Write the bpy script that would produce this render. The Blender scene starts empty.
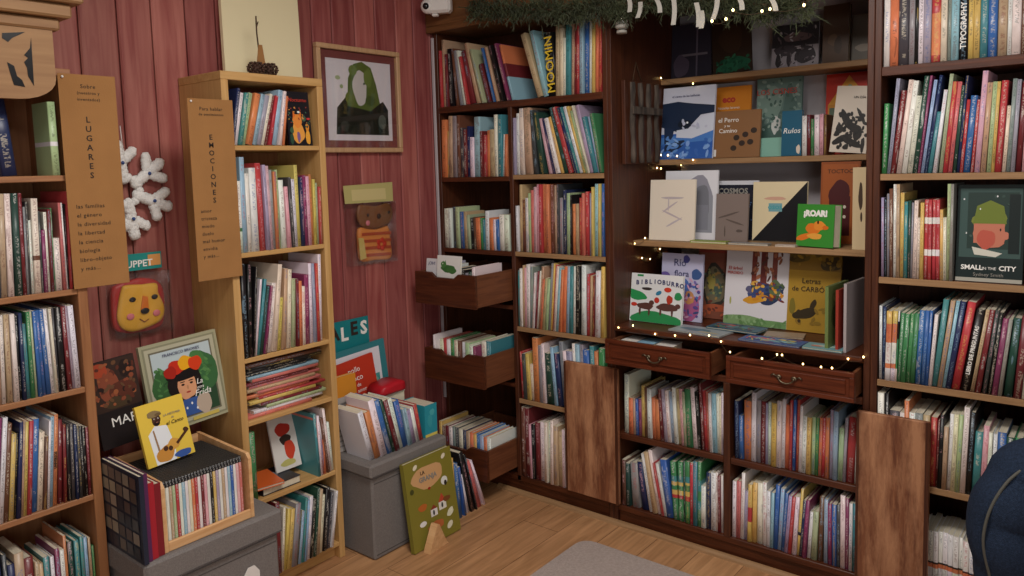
import bpy, bmesh, math, random
from mathutils import Vector, Matrix
R_ = math.radians
random.seed(7)
C = bpy.context.scene.collection
SC = bpy.context.scene

# ------------------------------------------------------------------ camera
F, PPY = 763.24, 235.85
YAW, PIT, ROL = R_(129.096), R_(5.163), R_(-1.5875)
EYE = Vector((0, 0, 1.6))
fw = Vector((math.cos(YAW)*math.cos(PIT), math.sin(YAW)*math.cos(PIT), -math.sin(PIT)))
rt0 = Vector((math.sin(YAW), -math.cos(YAW), 0)); up0 = rt0.cross(fw)
RT = math.cos(ROL)*rt0 + math.sin(ROL)*up0
UP = -math.sin(ROL)*rt0 + math.cos(ROL)*up0
cd = bpy.data.cameras.new('camera'); co = bpy.data.objects.new('camera', cd); C.objects.link(co)
m = Matrix((RT, UP, -fw)).transposed().to_4x4(); m.translation = EYE; co.matrix_world = m
cd.sensor_width = 36; cd.lens = F*36/1024; cd.shift_y = (PPY-288)/1024; cd.clip_start = .02
SC.camera = co
def ray(x, y): return RT*((x-512)/F) - UP*((y-PPY)/F) + fw
def onx(x, y, X): d = ray(x, y); return EYE + d*((X-EYE.x)/d.x)
def ony(x, y, Y): d = ray(x, y); return EYE + d*((Y-EYE.y)/d.y)
def onz(x, y, Z): d = ray(x, y); return EYE + d*((Z-EYE.z)/d.z)
def proj(P):
    v = Vector(P)-EYE; z = v.dot(fw); return 512+F*v.dot(RT)/z, PPY-F*v.dot(UP)/z
def ualong(px, P0, D):
    """parameter u with proj(P0+uD).x == px"""
    k = (px-512)/F; v = Vector(P0)-EYE; D = Vector(D)
    return -(v.dot(RT)-k*v.dot(fw))/(D.dot(RT)-k*D.dot(fw))

# ------------------------------------------------------------------ colours and materials
def lin(c): return tuple((v/12.92 if v <= .04045 else ((v+.055)/1.055)**2.4) for v in c)
def rgb(h): return lin(tuple(int(h[i:i+2], 16)/255 for i in (0, 2, 4)))
PAL = dict(w='E6E2DC', c='E4D8BC', k='1E1B1D', r='C4222A', d='7C1C24', o='E0752A', y='DDB733', g='2E8B4A', e='1F4A3C',
           t='2C8C92', b='2566B4', n='22305E', l='8FB9D4', p='E3A3AE', m='8E2A62', v='A79BB8', u='74452E', s='C2A074',
           a='8F9090', i='D8685C', q='A9BF84', f='47484C')
NAME = dict(w='white', c='cream', k='black', r='red', d='maroon', o='orange', y='yellow', g='green', e='dark green', t='teal',
            b='blue', n='navy', l='pale blue', p='pink', m='magenta', v='lilac', u='brown', s='tan', a='grey', i='salmon', q='pale green', f='charcoal')
def PC(k):
    if len(k) > 1: return rgb(k)
    c = rgb(PAL[k]); g = .3*c[0]+.6*c[1]+.1*c[2]
    return tuple(.78*v+.22*g for v in c)

def nt(name):
    M = bpy.data.materials.new(name); M.use_nodes = True; n = M.node_tree.nodes; l = M.node_tree.links
    return M, n, l, n['Principled BSDF']
def N(n, t, **kw):
    x = n.new(t)
    for k, v in kw.items(): setattr(x, k, v)
    return x
def simple(name, col, rough=.6, var=.0, scale=20, bump=0, bscale=80, metal=0, spec=.5, stretch=(1, 1, 1)):
    M, n, l, p = nt(name)
    c = PC(col) if isinstance(col, str) else col
    p.inputs['Roughness'].default_value = rough; p.inputs['Metallic'].default_value = metal; p.inputs['Specular IOR Level'].default_value = spec
    p.inputs['Base Color'].default_value = (*c, 1)
    tc = N(n, 'ShaderNodeTexCoord'); mp = N(n, 'ShaderNodeMapping'); mp.inputs['Scale'].default_value = stretch
    l.new(tc.outputs['Object'], mp.inputs['Vector'])
    if var:
        no = N(n, 'ShaderNodeTexNoise'); no.inputs['Scale'].default_value = scale; no.inputs['Detail'].default_value = 6
        l.new(mp.outputs['Vector'], no.inputs['Vector'])
        r = N(n, 'ShaderNodeValToRGB')
        r.color_ramp.elements[0].position = .3; r.color_ramp.elements[1].position = .7
        r.color_ramp.elements[0].color = (*[v*(1-var) for v in c], 1); r.color_ramp.elements[1].color = (*[min(1, v*(1+var)) for v in c], 1)
        l.new(no.outputs['Fac'], r.inputs['Fac']); l.new(r.outputs['Color'], p.inputs['Base Color'])
    if bump:
        nb = N(n, 'ShaderNodeTexNoise'); nb.inputs['Scale'].default_value = bscale; nb.inputs['Detail'].default_value = 3
        l.new(mp.outputs['Vector'], nb.inputs['Vector'])
        b = N(n, 'ShaderNodeBump'); b.inputs['Strength'].default_value = bump; b.inputs['Distance'].default_value = .004
        l.new(nb.outputs['Fac'], b.inputs['Height']); l.new(b.outputs['Normal'], p.inputs['Normal'])
    return M
def wood(name, c1, c2, axis='z', rough=.5, scale=6, worn=None, spec=.4):
    """wood grain running along the given axis of object space; worn = colour of bare patches"""
    M, n, l, p = nt(name)
    p.inputs['Roughness'].default_value = rough; p.inputs['Specular IOR Level'].default_value = spec
    tc = N(n, 'ShaderNodeTexCoord'); mp = N(n, 'ShaderNodeMapping')
    s = [14, 14, 14]; s['xyz'.index(axis)] = .9; mp.inputs['Scale'].default_value = s
    l.new(tc.outputs['Object'], mp.inputs['Vector'])
    no = N(n, 'ShaderNodeTexNoise'); no.inputs['Scale'].default_value = scale; no.inputs['Detail'].default_value = 8; no.inputs['Distortion'].default_value = .6
    l.new(mp.outputs['Vector'], no.inputs['Vector'])
    r = N(n, 'ShaderNodeValToRGB'); e = r.color_ramp.elements
    e[0].position = .28; e[1].position = .72; e[0].color = (*PC(c1), 1); e[1].color = (*PC(c2), 1)
    l.new(no.outputs['Fac'], r.inputs['Fac']); out = r.outputs['Color']
    if worn:
        m2 = N(n, 'ShaderNodeMapping'); s2 = [6, 6, 6]; s2['xyz'.index(axis)] = 1.1; m2.inputs['Scale'].default_value = s2
        l.new(tc.outputs['Object'], m2.inputs['Vector'])
        n2 = N(n, 'ShaderNodeTexNoise'); n2.inputs['Scale'].default_value = 2.2; n2.inputs['Detail'].default_value = 7; n2.inputs['Roughness'].default_value = .7
        l.new(m2.outputs['Vector'], n2.inputs['Vector'])
        r2 = N(n, 'ShaderNodeValToRGB'); r2.color_ramp.elements[0].position = .42; r2.color_ramp.elements[1].position = .62
        l.new(n2.outputs['Fac'], r2.inputs['Fac'])
        mx = N(n, 'ShaderNodeMixRGB'); l.new(r2.outputs['Color'], mx.inputs['Fac']); l.new(out, mx.inputs['Color1']); mx.inputs['Color2'].default_value = (*PC(worn), 1)
        out = mx.outputs['Color']
    l.new(out, p.inputs['Base Color'])
    b = N(n, 'ShaderNodeBump'); b.inputs['Strength'].default_value = .15; b.inputs['Distance'].default_value = .002
    l.new(no.outputs['Fac'], b.inputs['Height']); l.new(b.outputs['Normal'], p.inputs['Normal'])
    return M
def printed(name, rough=.35, spec=.4, text=True):
    """printed cover: colour attribute Col; spine lettering in colour attribute Ink, laid out in UV (u across the spine, v in metres)"""
    M, n, l, p = nt(name); p.inputs['Roughness'].default_value = rough; p.inputs['Specular IOR Level'].default_value = spec
    ac = N(n, 'ShaderNodeAttribute', attribute_name='Col')
    if not text:
        l.new(ac.outputs['Color'], p.inputs['Base Color']); return M
    ai = N(n, 'ShaderNodeAttribute', attribute_name='Ink')
    uv = N(n, 'ShaderNodeUVMap', uv_map='UVMap'); sx = N(n, 'ShaderNodeSeparateXYZ'); l.new(uv.outputs['UV'], sx.inputs[0])
    def math_(op, a, b=None):
        x = N(n, 'ShaderNodeMath', operation=op)
        for i, v in enumerate((a, b)):
            if v is None: continue
            if isinstance(v, (int, float)): x.inputs[i].default_value = v
            else: l.new(v, x.inputs[i])
        return x.outputs[0]
    seed = math_('MULTIPLY', ai.outputs['Alpha'], 97.3)
    def noise(su, sv, thr, rough_=.5, sharp=True):
        cx = N(n, 'ShaderNodeCombineXYZ')
        l.new(math_('MULTIPLY', sx.outputs[0], su), cx.inputs[0]); l.new(math_('MULTIPLY', sx.outputs[1], sv), cx.inputs[1]); l.new(seed, cx.inputs[2])
        no = N(n, 'ShaderNodeTexNoise'); no.inputs['Scale'].default_value = 1; no.inputs['Detail'].default_value = 2; no.inputs['Roughness'].default_value = rough_
        l.new(cx.outputs[0], no.inputs['Vector'])
        return math_('GREATER_THAN', no.outputs['Fac'], thr) if sharp else no.outputs['Fac']
    letters = noise(3.4, 260, .52); band = noise(0, 11, .47); spot = noise(1.2, 9, .66)
    inu = math_('MULTIPLY', math_('GREATER_THAN', sx.outputs[0], .3), math_('LESS_THAN', sx.outputs[0], .74))
    txt = math_('MULTIPLY', math_('MULTIPLY', letters, band), inu)
    ons = math_('LESS_THAN', sx.outputs[0], 1.5)
    fac = math_('MAXIMUM', txt, math_('MULTIPLY', math_('MULTIPLY', spot, ons), .8))
    tone = noise(1.5, 26, .5, .6, False)
    mx = N(n, 'ShaderNodeMixRGB'); l.new(math_('MULTIPLY', fac, .46), mx.inputs['Fac']); l.new(ac.outputs['Color'], mx.inputs['Color1']); l.new(ai.outputs['Color'], mx.inputs['Color2'])
    hs = N(n, 'ShaderNodeHueSaturation'); l.new(mx.outputs[0], hs.inputs['Color']); l.new(math_('ADD', math_('MULTIPLY', tone, .5), .75), hs.inputs['Value'])
    l.new(hs.outputs[0], p.inputs['Base Color'])
    return M
def emit(name, col, s):
    M, n, l, p = nt(name); p.inputs['Base Color'].default_value = (*PC(col), 1); p.inputs['Emission Color'].default_value = (*PC(col), 1); p.inputs['Emission Strength'].default_value = s
    return M
def clear(name, rough=.1, tint=(1, 1, 1), fac=.12):
    M, n, l, p = nt(name); n.remove(p)
    t = N(n, 'ShaderNodeBsdfTransparent'); t.inputs[0].default_value = (*tint, 1); g = N(n, 'ShaderNodeBsdfGlossy'); g.inputs['Roughness'].default_value = rough
    mx = N(n, 'ShaderNodeMixShader'); mx.inputs[0].default_value = fac
    l.new(t.outputs[0], mx.inputs[1]); l.new(g.outputs[0], mx.inputs[2]); l.new(mx.outputs[0], n['Material Output'].inputs[0])
    return M

MT = {}
MT['cover'] = printed('printed_cover'); MT['art'] = printed('printed_art', .4, .3, False)
MT['pages'] = simple('paper_pages', 'D9CFB8', .85, .1, 6, .4, 300, stretch=(40, 1, 1))
MT['dark'] = wood('dark_stained_wood', '3A1B10', '58301C', 'z', .45)
MT['darkx'] = wood('dark_stained_wood_along', '3A1A0D', '5E301A', 'x', .42)
MT['edge'] = wood('bare_shelf_edge', '8A6846', 'A6825C', 'x', .6)
MT['door'] = wood('worn_door_wood', '5E3220', '8A5638', 'z', .65, 5, 'B5825E')
MT['drawer'] = wood('drawer_wood', '451A0C', '68301A', 'x', .35)
MT['rawdrawer'] = wood('drawer_side_wood', '5C331E', '7A4A2E', 'y', .55)
MT['pine'] = wood('pine_board', 'B68B52', 'CBA26A', 'z', .5, 4)
MT['piney'] = wood('pine_board_level', 'B68B52', 'CBA26A', 'y', .5, 4)
MT['walnutpine'] = wood('orange_pine', '8C5C3A', 'A8744C', 'z', .5, 4)
MT['walnutpiney'] = wood('orange_pine_level', '906040', 'AE7C54', 'y', .5, 4)
MT['rawpine'] = wood('raw_pine_carving', '8C6644', 'A9835A', 'y', .6, 2.4)
MT['crate'] = wood('crate_wood', 'C79563', 'E0B483', 'y', .6, 4)
MT['birch'] = simple('birch_bark', '4C423A', .85, .75, 9, .6, 30, stretch=(6, 6, .8))
MT['frame'] = wood('light_oak_frame', 'B48D66', 'CBA57E', 'z', .5)
MT['silver'] = simple('antique_silver_frame', '9A9A84', .4, .35, 30, .5, 90, .3)
MT['fabric'] = simple('grey_fabric', '807A77', .95, .18, 260, .8, 420, spec=.1)
MT['fabricd'] = simple('grey_fabric_piping', '5B5654', .95, .2, 200, .5, 300, spec=.1)
MT['rug'] = simple('grey_rug_pile', 'B0A29B', 1, .1, 90, .8, 350, spec=.05)
MT['white'] = simple('white_plastic', 'E4E0DC', .4)
MT['black'] = simple('black_plastic', '141316', .25)
MT['kraft'] = simple('kraft_card', '9C7044', .85, .05, 12, .1, 200, spec=.15)
MT['canvas'] = simple('cream_canvas', 'E9DDB6', .9, .04, 8, .3, 400, spec=.1)
MT['ink'] = simple('dark_ink', '2A1D16', .8)
MT['inkw'] = simple('white_ink', 'F0EEE8', .7)
MT['inky'] = simple('yellow_ink', 'E6C432', .6)
MT['inkg'] = simple('grey_ink', '8C8880', .7)
MT['inkt'] = simple('teal_ink', '2F98A0', .7)
MT['inkr'] = simple('red_ink', 'C23A2C', .7)
MT['inkn'] = simple('navy_ink', '3B3C66', .7)
MT['brass'] = simple('aged_brass', '6E6250', .4, metal=.9)
MT['pinegreen'] = simple('pine_needles', '3A4028', .7, .45, 12)
MT['twig'] = simple('brown_twig', '4A3420', .8, .3, 20)
MT['cone'] = simple('pine_cone', '4B3226', .75, .4, 60)
MT['ribbon'] = simple('white_ribbon', 'A9A59D', .7)
MT['yarn'] = simple('white_yarn', 'F0EEEA', .95, .1, 160, 1, 260, spec=.1)
MT['bead'] = simple('blue_bead', '2E4A86', .3)
MT['bulb'] = emit('fairy_bulb', 'FFD88A', 9)
MT['plastic'] = clear('clear_bag_plastic', .18, (.97, .97, .97), .14)
MT['glass'] = clear('picture_glass', .05, (.99, .99, .99), .06)
MT['denim'] = simple('dark_denim', '1F2A3C', .9, .35, 240, .7, 500, spec=.15)
MT['stitch'] = simple('denim_seam', '484740', .8)
MT['steel'] = simple('steel', '8A8A8C', .35, metal=.9)
MT['wallgrey'] = simple('pale_grey_plaster', 'B9B2B6', .9, .04, 5, .2, 60)
MT['ceil'] = simple('ceiling_paint', 'CFC6BC', .95)
MT['cornice'] = wood('brown_cornice', '5C3A1E', '7A5230', 'x', .5)

# ------------------------------------------------------------------ mesh builder
class MB:
    def __init__(s): s.v = []; s.f = []; s.mi = []; s.col = []; s.ink = []; s.uv = []; s.mats = []; s.sm = []
    def mat(s, m):
        if m not in s.mats: s.mats.append(m)
        return s.mats.index(m)
    def face(s, idx, m, col=None, ink=None, uv=None, smooth=False):
        s.f.append(idx); s.mi.append(s.mat(m)); s.col.append(col or (1, 1, 1)); s.ink.append(ink or (0, 0, 0, 0)); s.uv.append(uv); s.sm.append(smooth)
    def box(s, x0, y0, z0, x1, y1, z1, m, M=None, col=None, bev=0):
        if bev:
            b = min(bev, (x1-x0)*.45, (y1-y0)*.45, (z1-z0)*.45)
            P = []
            ids = {}
            o = len(s.v)
            for sx in (0, 1):
                for sy in (0, 1):
                    for sz in (0, 1):
                        X, Y, Z = (x0, x1)[sx], (y0, y1)[sy], (z0, z1)[sz]
                        dx, dy, dz = (b, -b)[sx], (b, -b)[sy], (b, -b)[sz]
                        for a, p in enumerate(((X, Y+dy, Z+dz), (X+dx, Y, Z+dz), (X+dx, Y+dy, Z))):
                            ids[sx, sy, sz, a] = o+len(P); P.append(p)
            s.addv(P, M)
            k = lambda a, b_, c, t: ids[a, b_, c, t]
            quads = []
            for q in (0, 1):
                quads += [[k(q, 0, 0, 0), k(q, 1, 0, 0), k(q, 1, 1, 0), k(q, 0, 1, 0)], [k(0, q, 0, 1), k(1, q, 0, 1), k(1, q, 1, 1), k(0, q, 1, 1)], [k(0, 0, q, 2), k(1, 0, q, 2), k(1, 1, q, 2), k(0, 1, q, 2)]]
            for a in (0, 1):
                for c in (0, 1):
                    quads += [[k(a, c, 0, 0), k(a, c, 1, 0), k(a, c, 1, 1), k(a, c, 0, 1)], [k(a, 0, c, 0), k(a, 1, c, 0), k(a, 1, c, 2), k(a, 0, c, 2)], [k(0, a, c, 1), k(1, a, c, 1), k(1, a, c, 2), k(0, a, c, 2)]]
                    for e in (0, 1): quads.append([k(a, c, e, 0), k(a, c, e, 1), k(a, c, e, 2)])
            for q in quads: s.face(q, m, col)
            return
        o = len(s.v)
        s.addv([(x, y, z) for x in (x0, x1) for y in (y0, y1) for z in (z0, z1)], M)
        for q in ((0, 1, 3, 2), (4, 6, 7, 5), (0, 4, 5, 1), (2, 3, 7, 6), (0, 2, 6, 4), (1, 5, 7, 3)): s.face([o+i for i in q], m, col)
    def addv(s, P, M=None):
        s.v += [tuple(M @ Vector(p)) for p in P] if M is not None else [tuple(p) for p in P]
    def prism(s, pts, d0, d1, m, M=None, col=None, plane='xz', side=None):
        """extrude a 2-D outline; plane xz extrudes along y from d0 to d1"""
        o = len(s.v); n = len(pts)
        mk = {'xz': lambda a, b, d: (a, d, b), 'xy': lambda a, b, d: (a, b, d), 'yz': lambda a, b, d: (d, a, b)}[plane]
        s.addv([mk(a, b, d0) for a, b in pts]+[mk(a, b, d1) for a, b in pts], M)
        s.face(list(range(o, o+n)), m, col); s.face(list(range(o+2*n-1, o+n-1, -1)), m, col)
        for i in range(n): j = (i+1) % n; s.face([o+i, o+n+i, o+n+j, o+j], side or m, col)
    def tube(s, pts, r, m, seg=6, col=None, M=None, taper=None):
        o = len(s.v); P = [Vector(p) for p in pts]; n = len(P)
        for i, p in enumerate(P):
            d = (P[min(i+1, n-1)]-P[max(i-1, 0)]).normalized(); a = d.orthogonal().normalized(); b = d.cross(a)
            if i and abs(prev.dot(d)) < 2:
                a = (pa - d*pa.dot(d)).normalized() if (pa - d*pa.dot(d)).length > 1e-6 else a; b = d.cross(a)
            prev, pa = d, a
            rr = r if taper is None else r*taper[i]
            s.addv([p+(a*math.cos(t)+b*math.sin(t))*rr for t in (2*math.pi*k/seg for k in range(seg))], M)
        for i in range(n-1):
            for k in range(seg): k2 = (k+1) % seg; s.face([o+i*seg+k, o+i*seg+k2, o+(i+1)*seg+k2, o+(i+1)*seg+k], m, col, smooth=True)
        s.face([o+k for k in range(seg)][::-1], m, col); s.face([o+(n-1)*seg+k for k in range(seg)], m, col)
    def ball(s, c, r, m, su=10, sv=6, col=None, M=None, jit=0):
        rx, ry, rz = (r, r, r) if isinstance(r, (int, float)) else r
        o = len(s.v); c = Vector(c); P = [c+Vector((0, 0, rz))]
        for i in range(1, sv):
            t = math.pi*i/sv
            for k in range(su):
                a = 2*math.pi*k/su; j = 1+random.uniform(-jit, jit)
                P.append(c+Vector((rx*math.sin(t)*math.cos(a), ry*math.sin(t)*math.sin(a), rz*math.cos(t)))*j)
        P.append(c-Vector((0, 0, rz))); s.addv(P, M)
        for k in range(su): s.face([o, o+1+k, o+1+(k+1) % su], m, col, smooth=True)
        for i in range(sv-2):
            for k in range(su): k2 = (k+1) % su; a = o+1+i*su; s.face([a+k, a+su+k, a+su+k2, a+k2], m, col, smooth=True)
        e = o+len(P)-1; a = o+1+(sv-2)*su
        for k in range(su): s.face([e, a+(k+1) % su, a+k], m, col, smooth=True)
    def build(s, name, parent=None, matrix=None):
        me = bpy.data.meshes.new(name); me.from_pydata(s.v, [], s.f)
        for x in s.mats: me.materials.append(x)
        me.polygons.foreach_set('material_index', s.mi); me.polygons.foreach_set('use_smooth', s.sm)
        ca = me.color_attributes.new('Col', 'FLOAT_COLOR', 'CORNER'); ia = me.color_attributes.new('Ink', 'FLOAT_COLOR', 'CORNER')
        uv = me.uv_layers.new(name='UVMap'); cl = []; il = []; ul = []
        for f, c, i, u in zip(s.f, s.col, s.ink, s.uv):
            for k in range(len(f)): cl += (*c, 1); il += i; ul += (u[k] if u else (5, 0))
        ca.data.foreach_set('color', cl); ia.data.foreach_set('color', il); uv.data.foreach_set('uv', ul)
        me.update()
        bm = bmesh.new(); bm.from_mesh(me); bmesh.ops.recalc_face_normals(bm, faces=bm.faces); bm.to_mesh(me); bm.free()
        o = bpy.data.objects.new(name, me); C.objects.link(o)
        if matrix is not None: o.matrix_world = matrix
        if parent is not None: o.parent = parent
        return o
def tag(o, label=None, cat=None, group=None, kind=None):
    for k, v in (('label', label), ('category', cat), ('group', group), ('kind', kind)):
        if v: o[k] = v
    return o
def empty(name, loc, label, cat, group=None, M=None):
    o = bpy.data.objects.new(name, None); C.objects.link(o); o.empty_display_size = .05
    if M is not None: o.matrix_world = M
    else: o.location = loc
    return tag(o, label, cat, group)
def one(name, fn, parent=None, M=None, **kw):
    b = MB(); fn(b); return b.build(name, parent, M)
def part(name, parent, *boxes, bev=.002, label=None):
    """a part made of boxes: (x0,y0,z0,x1,y1,z1,material); world coordinates; parent may sit anywhere"""
    b = MB(); P = parent.matrix_basis.translation if parent.parent is None else parent.parent.matrix_basis.translation
    for q in boxes: b.box(q[0]-P.x, q[1]-P.y, q[2]-P.z, q[3]-P.x, q[4]-P.y, q[5]-P.z, MT[q[6]], bev=bev)
    o = b.build(name, parent)
    if label: o['label'] = label
    return o
def basis(P, X, Y, Z):
    M = Matrix((Vector(X), Vector(Y), Vector(Z))).transposed().to_4x4(); M.translation = Vector(P); return M
def textmesh(s, size, mat, align='CENTER', spacing=1, line=1, ext=.0004, shear=0, bold=0):
    c = bpy.data.curves.new('txt', 'FONT'); c.body = s; c.size = size; c.align_x = align; c.align_y = 'CENTER'; c.space_character = spacing
    c.space_line = line; c.extrude = ext; c.resolution_u = 2; c.shear = shear; c.offset = bold
    o = bpy.data.objects.new('txt', c); C.objects.link(o); bpy.context.view_layer.update()
    me = bpy.data.meshes.new_from_object(o.evaluated_get(bpy.context.evaluated_depsgraph_get())); bpy.data.objects.remove(o); bpy.data.curves.remove(c)
    me.materials.clear(); me.materials.append(mat); return me
def text(name, parent, s, x, z, size, mat, y=-.0012, rot=0, vertical=False, **kw):
    """lettering on the front (-y) face of the parent's frame, at x, z"""
    me = textmesh(s, size, MT[mat], **kw); me.name = name
    o = bpy.data.objects.new(name, me); C.objects.link(o); o.parent = parent
    o.matrix_basis = Matrix.Translation((x, y, z)) @ Matrix.Rotation(rot, 4, 'Y') @ Matrix.Rotation(math.pi/2, 4, 'X')
    return o

# ------------------------------------------------------------------ books
def jitter(c, a=.1): return tuple(max(0, min(1, v*(1+random.uniform(-a, a)))) for v in c)
def ink_for(c):
    lum = .3*c[0]+.6*c[1]+.1*c[2]
    if lum < .2: return random.choice([PC('w'), PC('c'), PC('w'), PC('y'), PC('l'), PC('p')])
    return random.choice([PC('k'), PC('n'), PC('d'), PC('e'), PC('r'), PC('b'), PC('u')])
def cover_geo(b, t, h, d, col, ink, seed, M=None, hard=True, bands=None, mat=None):
    """cover shell (two boards and a rounded spine), spine at y=0 facing -y"""
    mat = mat or MT['cover']; c = min(.0024 if hard else .0008, t*.2); bu = min(.0035, t*.14)
    outer = [(0, d), (0, bu)]+[(t*(.5-.5*math.cos(math.pi*k/4)), bu*(1-math.sin(math.pi*k/4))) for k in (1, 2, 3)]+[(t, bu), (t, d)]
    inner = [(t-c, d), (t-c, bu+c), (c, bu+c), (c, d)]
    zs = [0, h] if not bands else [0]+[q[0]*h for q in bands]+[h]
    cols = [col] if not bands else [col]+[q[1] for q in bands]
    o = len(b.v); no = len(outer)
    b.addv([(x, y, z) for z in zs for x, y in outer], M)
    for j in range(len(zs)-1):
        for k in range(no-1):
            a = o+j*no+k; sp = 1 <= k <= 4
            u0, u1 = outer[k][0]/t, outer[k+1][0]/t
            uv = [(u0, zs[j]), (u1, zs[j]), (u1, zs[j+1]), (u0, zs[j+1])] if sp else [(3, zs[j])]*4
            b.face([a, a+1, a+1+no, a+no], mat, cols[j], (*ink, seed), uv, sp)
    o2 = len(b.v); b.addv([(x, y, z) for z in (0, h) for x, y in inner], M)
    for k in range(3): b.face([o2+k, o2+k+1, o2+k+5, o2+k+4], mat, col)
    top = o+(len(zs)-1)*no
    for base, ib, cc in ((o, o2, cols[0]), (top, o2+4, cols[-1])):
        b.face([base, base+1, ib+2, ib+3], mat, cc); b.face([base+1, base+2, base+3, base+4, base+5, ib+1, ib+2], mat, cc); b.face([base+5, base+6, ib, ib+1], mat, cc)
    b.face([o, o2+3, o2+7, top], mat, col); b.face([o+6, top+6, o2+4, o2], mat, col)
    return c, bu
def pages_geo(b, t, h, d, c, bu, M=None, hard=True, mat=None, col=None):
    g = .0035 if hard else .0003; y1 = d-(.004 if hard else .0004); e = 1e-4
    b.box(c+e, bu+c+e, g, t-c-e, y1, h-g, mat or MT['pages'], M, col)

BOOKS = []      # every spine-out book: dict(M, t, h, d, col, ink, seed, hard, bands, label pieces, size in the picture)
ROWN = {}
def corners(u, th, t, h):
    s, c = math.sin(th), math.cos(th)
    bl = Vector((u, t*s if th > 0 else 0)); ax = Vector((c, -s)); upv = Vector((s, c))
    return [bl, bl+ax*t, bl+ax*t+upv*h, bl+upv*h]
def overlap(A, B):
    for P in (A, B):
        for i in range(2):
            e = P[i+1]-P[i]; n_ = Vector((-e.y, e.x))
            a = [n_.dot(p) for p in A]; q = [n_.dot(p) for p in B]
            if min(a) >= max(q)-1e-9 or min(q) >= max(a)-1e-9: return False
    return True
def row(key, where, plane, depth, z, u0, u1, crop, data, dmax=.2, zmax=.33, ordby='left', tilt0=None, setback=.012, light=1):
    """a row of spine-out books read along a shelf edge. plane 'x' faces +x (u runs along +y), plane 'y' faces -y (u runs along +x)"""
    ox, oy, s = crop; D = Vector((0, 1, 0)) if plane == 'x' else Vector((1, 0, 0))
    P0 = Vector((depth, 0, z)) if plane == 'x' else Vector((0, depth, z))
    it = []
    ent = [e.split() for e in data.split(';') if e.strip()]
    for e in ent:
        if e[-1] == 'end' or len(e) == 1: it.append((ualong(ox+float(e[0])/s, P0, D), None)); continue
        xb = ox+float(e[0])/s; ub = ualong(xb, P0, D)
        px, py = ox+float(e[1])/s, oy+float(e[2])/s
        T = onx(px, py, depth) if plane == 'x' else ony(px, py, depth)
        ut = T.y if plane == 'x' else T.x
        if tilt0 is not None: th = tilt0; ub = ut-(T.z-z)*math.tan(th)
        else: th = math.atan2(ut-ub, max(.06, T.z-z))
        it.append((ub, (max(-.38, min(.38, th)), math.hypot(ut-ub, T.z-z), e[3], e[4] if len(e) > 4 else None)))
    ths = [q[1][0] for q in it[:-1]]
    sm = [(ths[max(i-1, 0)]+2*ths[i]+ths[min(i+1, len(ths)-1)])/4 for i in range(len(ths))]
    k = 1.0
    for attempt in range(14):
        placed = []
        for i, th in enumerate(sm):
            w = max(.004, it[i+1][0]-it[i][0]); t = max(.0035, min(.05, w*math.cos(th)*k-.0004)); h = max(.07, min(zmax-.012, it[i][1][1]))
            h = min(h, (zmax-.008-t*abs(math.sin(th)))/math.cos(th))
            u = max(it[i][0], u0) if k > .99 or not placed else max(it[i][0]-.02*(1-k)*10, u0)
            P = corners(u, th, t, h)
            mn = min(q.x for q in P)
            if mn < u0: u += u0-mn; P = corners(u, th, t, h)
            for g in range(400):
                if any(overlap(P, q[4]) for q in placed[-4:]): u += .0006; P = corners(u, th, t, h)
                else: break
            placed.append((u, th, t, h, P, it[i][1]))
        if max(q.x for B in placed for q in B[4]) <= u1+.0005: break
        k *= .955
    n = len(placed); ROWN[key] = n
    for i, (u, th, t, h, P, e) in enumerate(placed):
        sb = random.uniform(0, setback); d = min(dmax, max(.11, h*random.uniform(.7, .85)))
        X, Yv = (Vector((0, 1, 0)), Vector((-1, 0, 0))) if plane == 'x' else (Vector((1, 0, 0)), Vector((0, 1, 0)))
        Zu = Vector((0, 0, 1)); s_, c_ = math.sin(th), math.cos(th)
        ax = X*c_-Zu*s_; upv = X*s_+Zu*c_
        o = P0 + X*P[0].x + Zu*P[0].y + Yv*sb + Zu*.0004
        col = jitter(PC(e[2]))
        add_book(basis(o, ax, Yv, upv), t, h, d, col, e[2], e[3], key, where, i, n)
def add_book(M, t, h, d, col, ck, extra, key, where, i, n, hard=None, area=None):
    bands = None
    if extra: bands = [(.0+float(q[:2])/100, jitter(PC(q[2]), .05)) for q in extra.split(',')]
    pts = [proj(M @ Vector(p)) for p in ((0, 0, 0), (t, 0, 0), (t, 0, h), (0, 0, h))]
    a = abs(sum(pts[j][0]*pts[(j+1) % 4][1]-pts[(j+1) % 4][0]*pts[j][1] for j in range(4)))/2
    cx = sum(p[0] for p in pts)/4; cy = sum(p[1] for p in pts)/4
    if min(p[0] for p in pts) > 1024 or max(p[0] for p in pts) < 0 or min(p[1] for p in pts) > 576: a = 0
    elif cx < 0 or cx > 1024 or cy > 576: a *= .4
    BOOKS.append(dict(M=M, t=t, h=h, d=d, col=col, ck=ck, ink=ink_for(col), seed=random.random(), hard=random.random() < .55 if hard is None else hard,
                      bands=bands, key=key, where=where, i=i, n=n, area=a if area is None else area))
def ordinal(k): return f"{k}{'th' if 10 <= k % 100 <= 20 else {1: 'st', 2: 'nd', 3: 'rd'}.get(k % 10, 'th')}"
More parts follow.
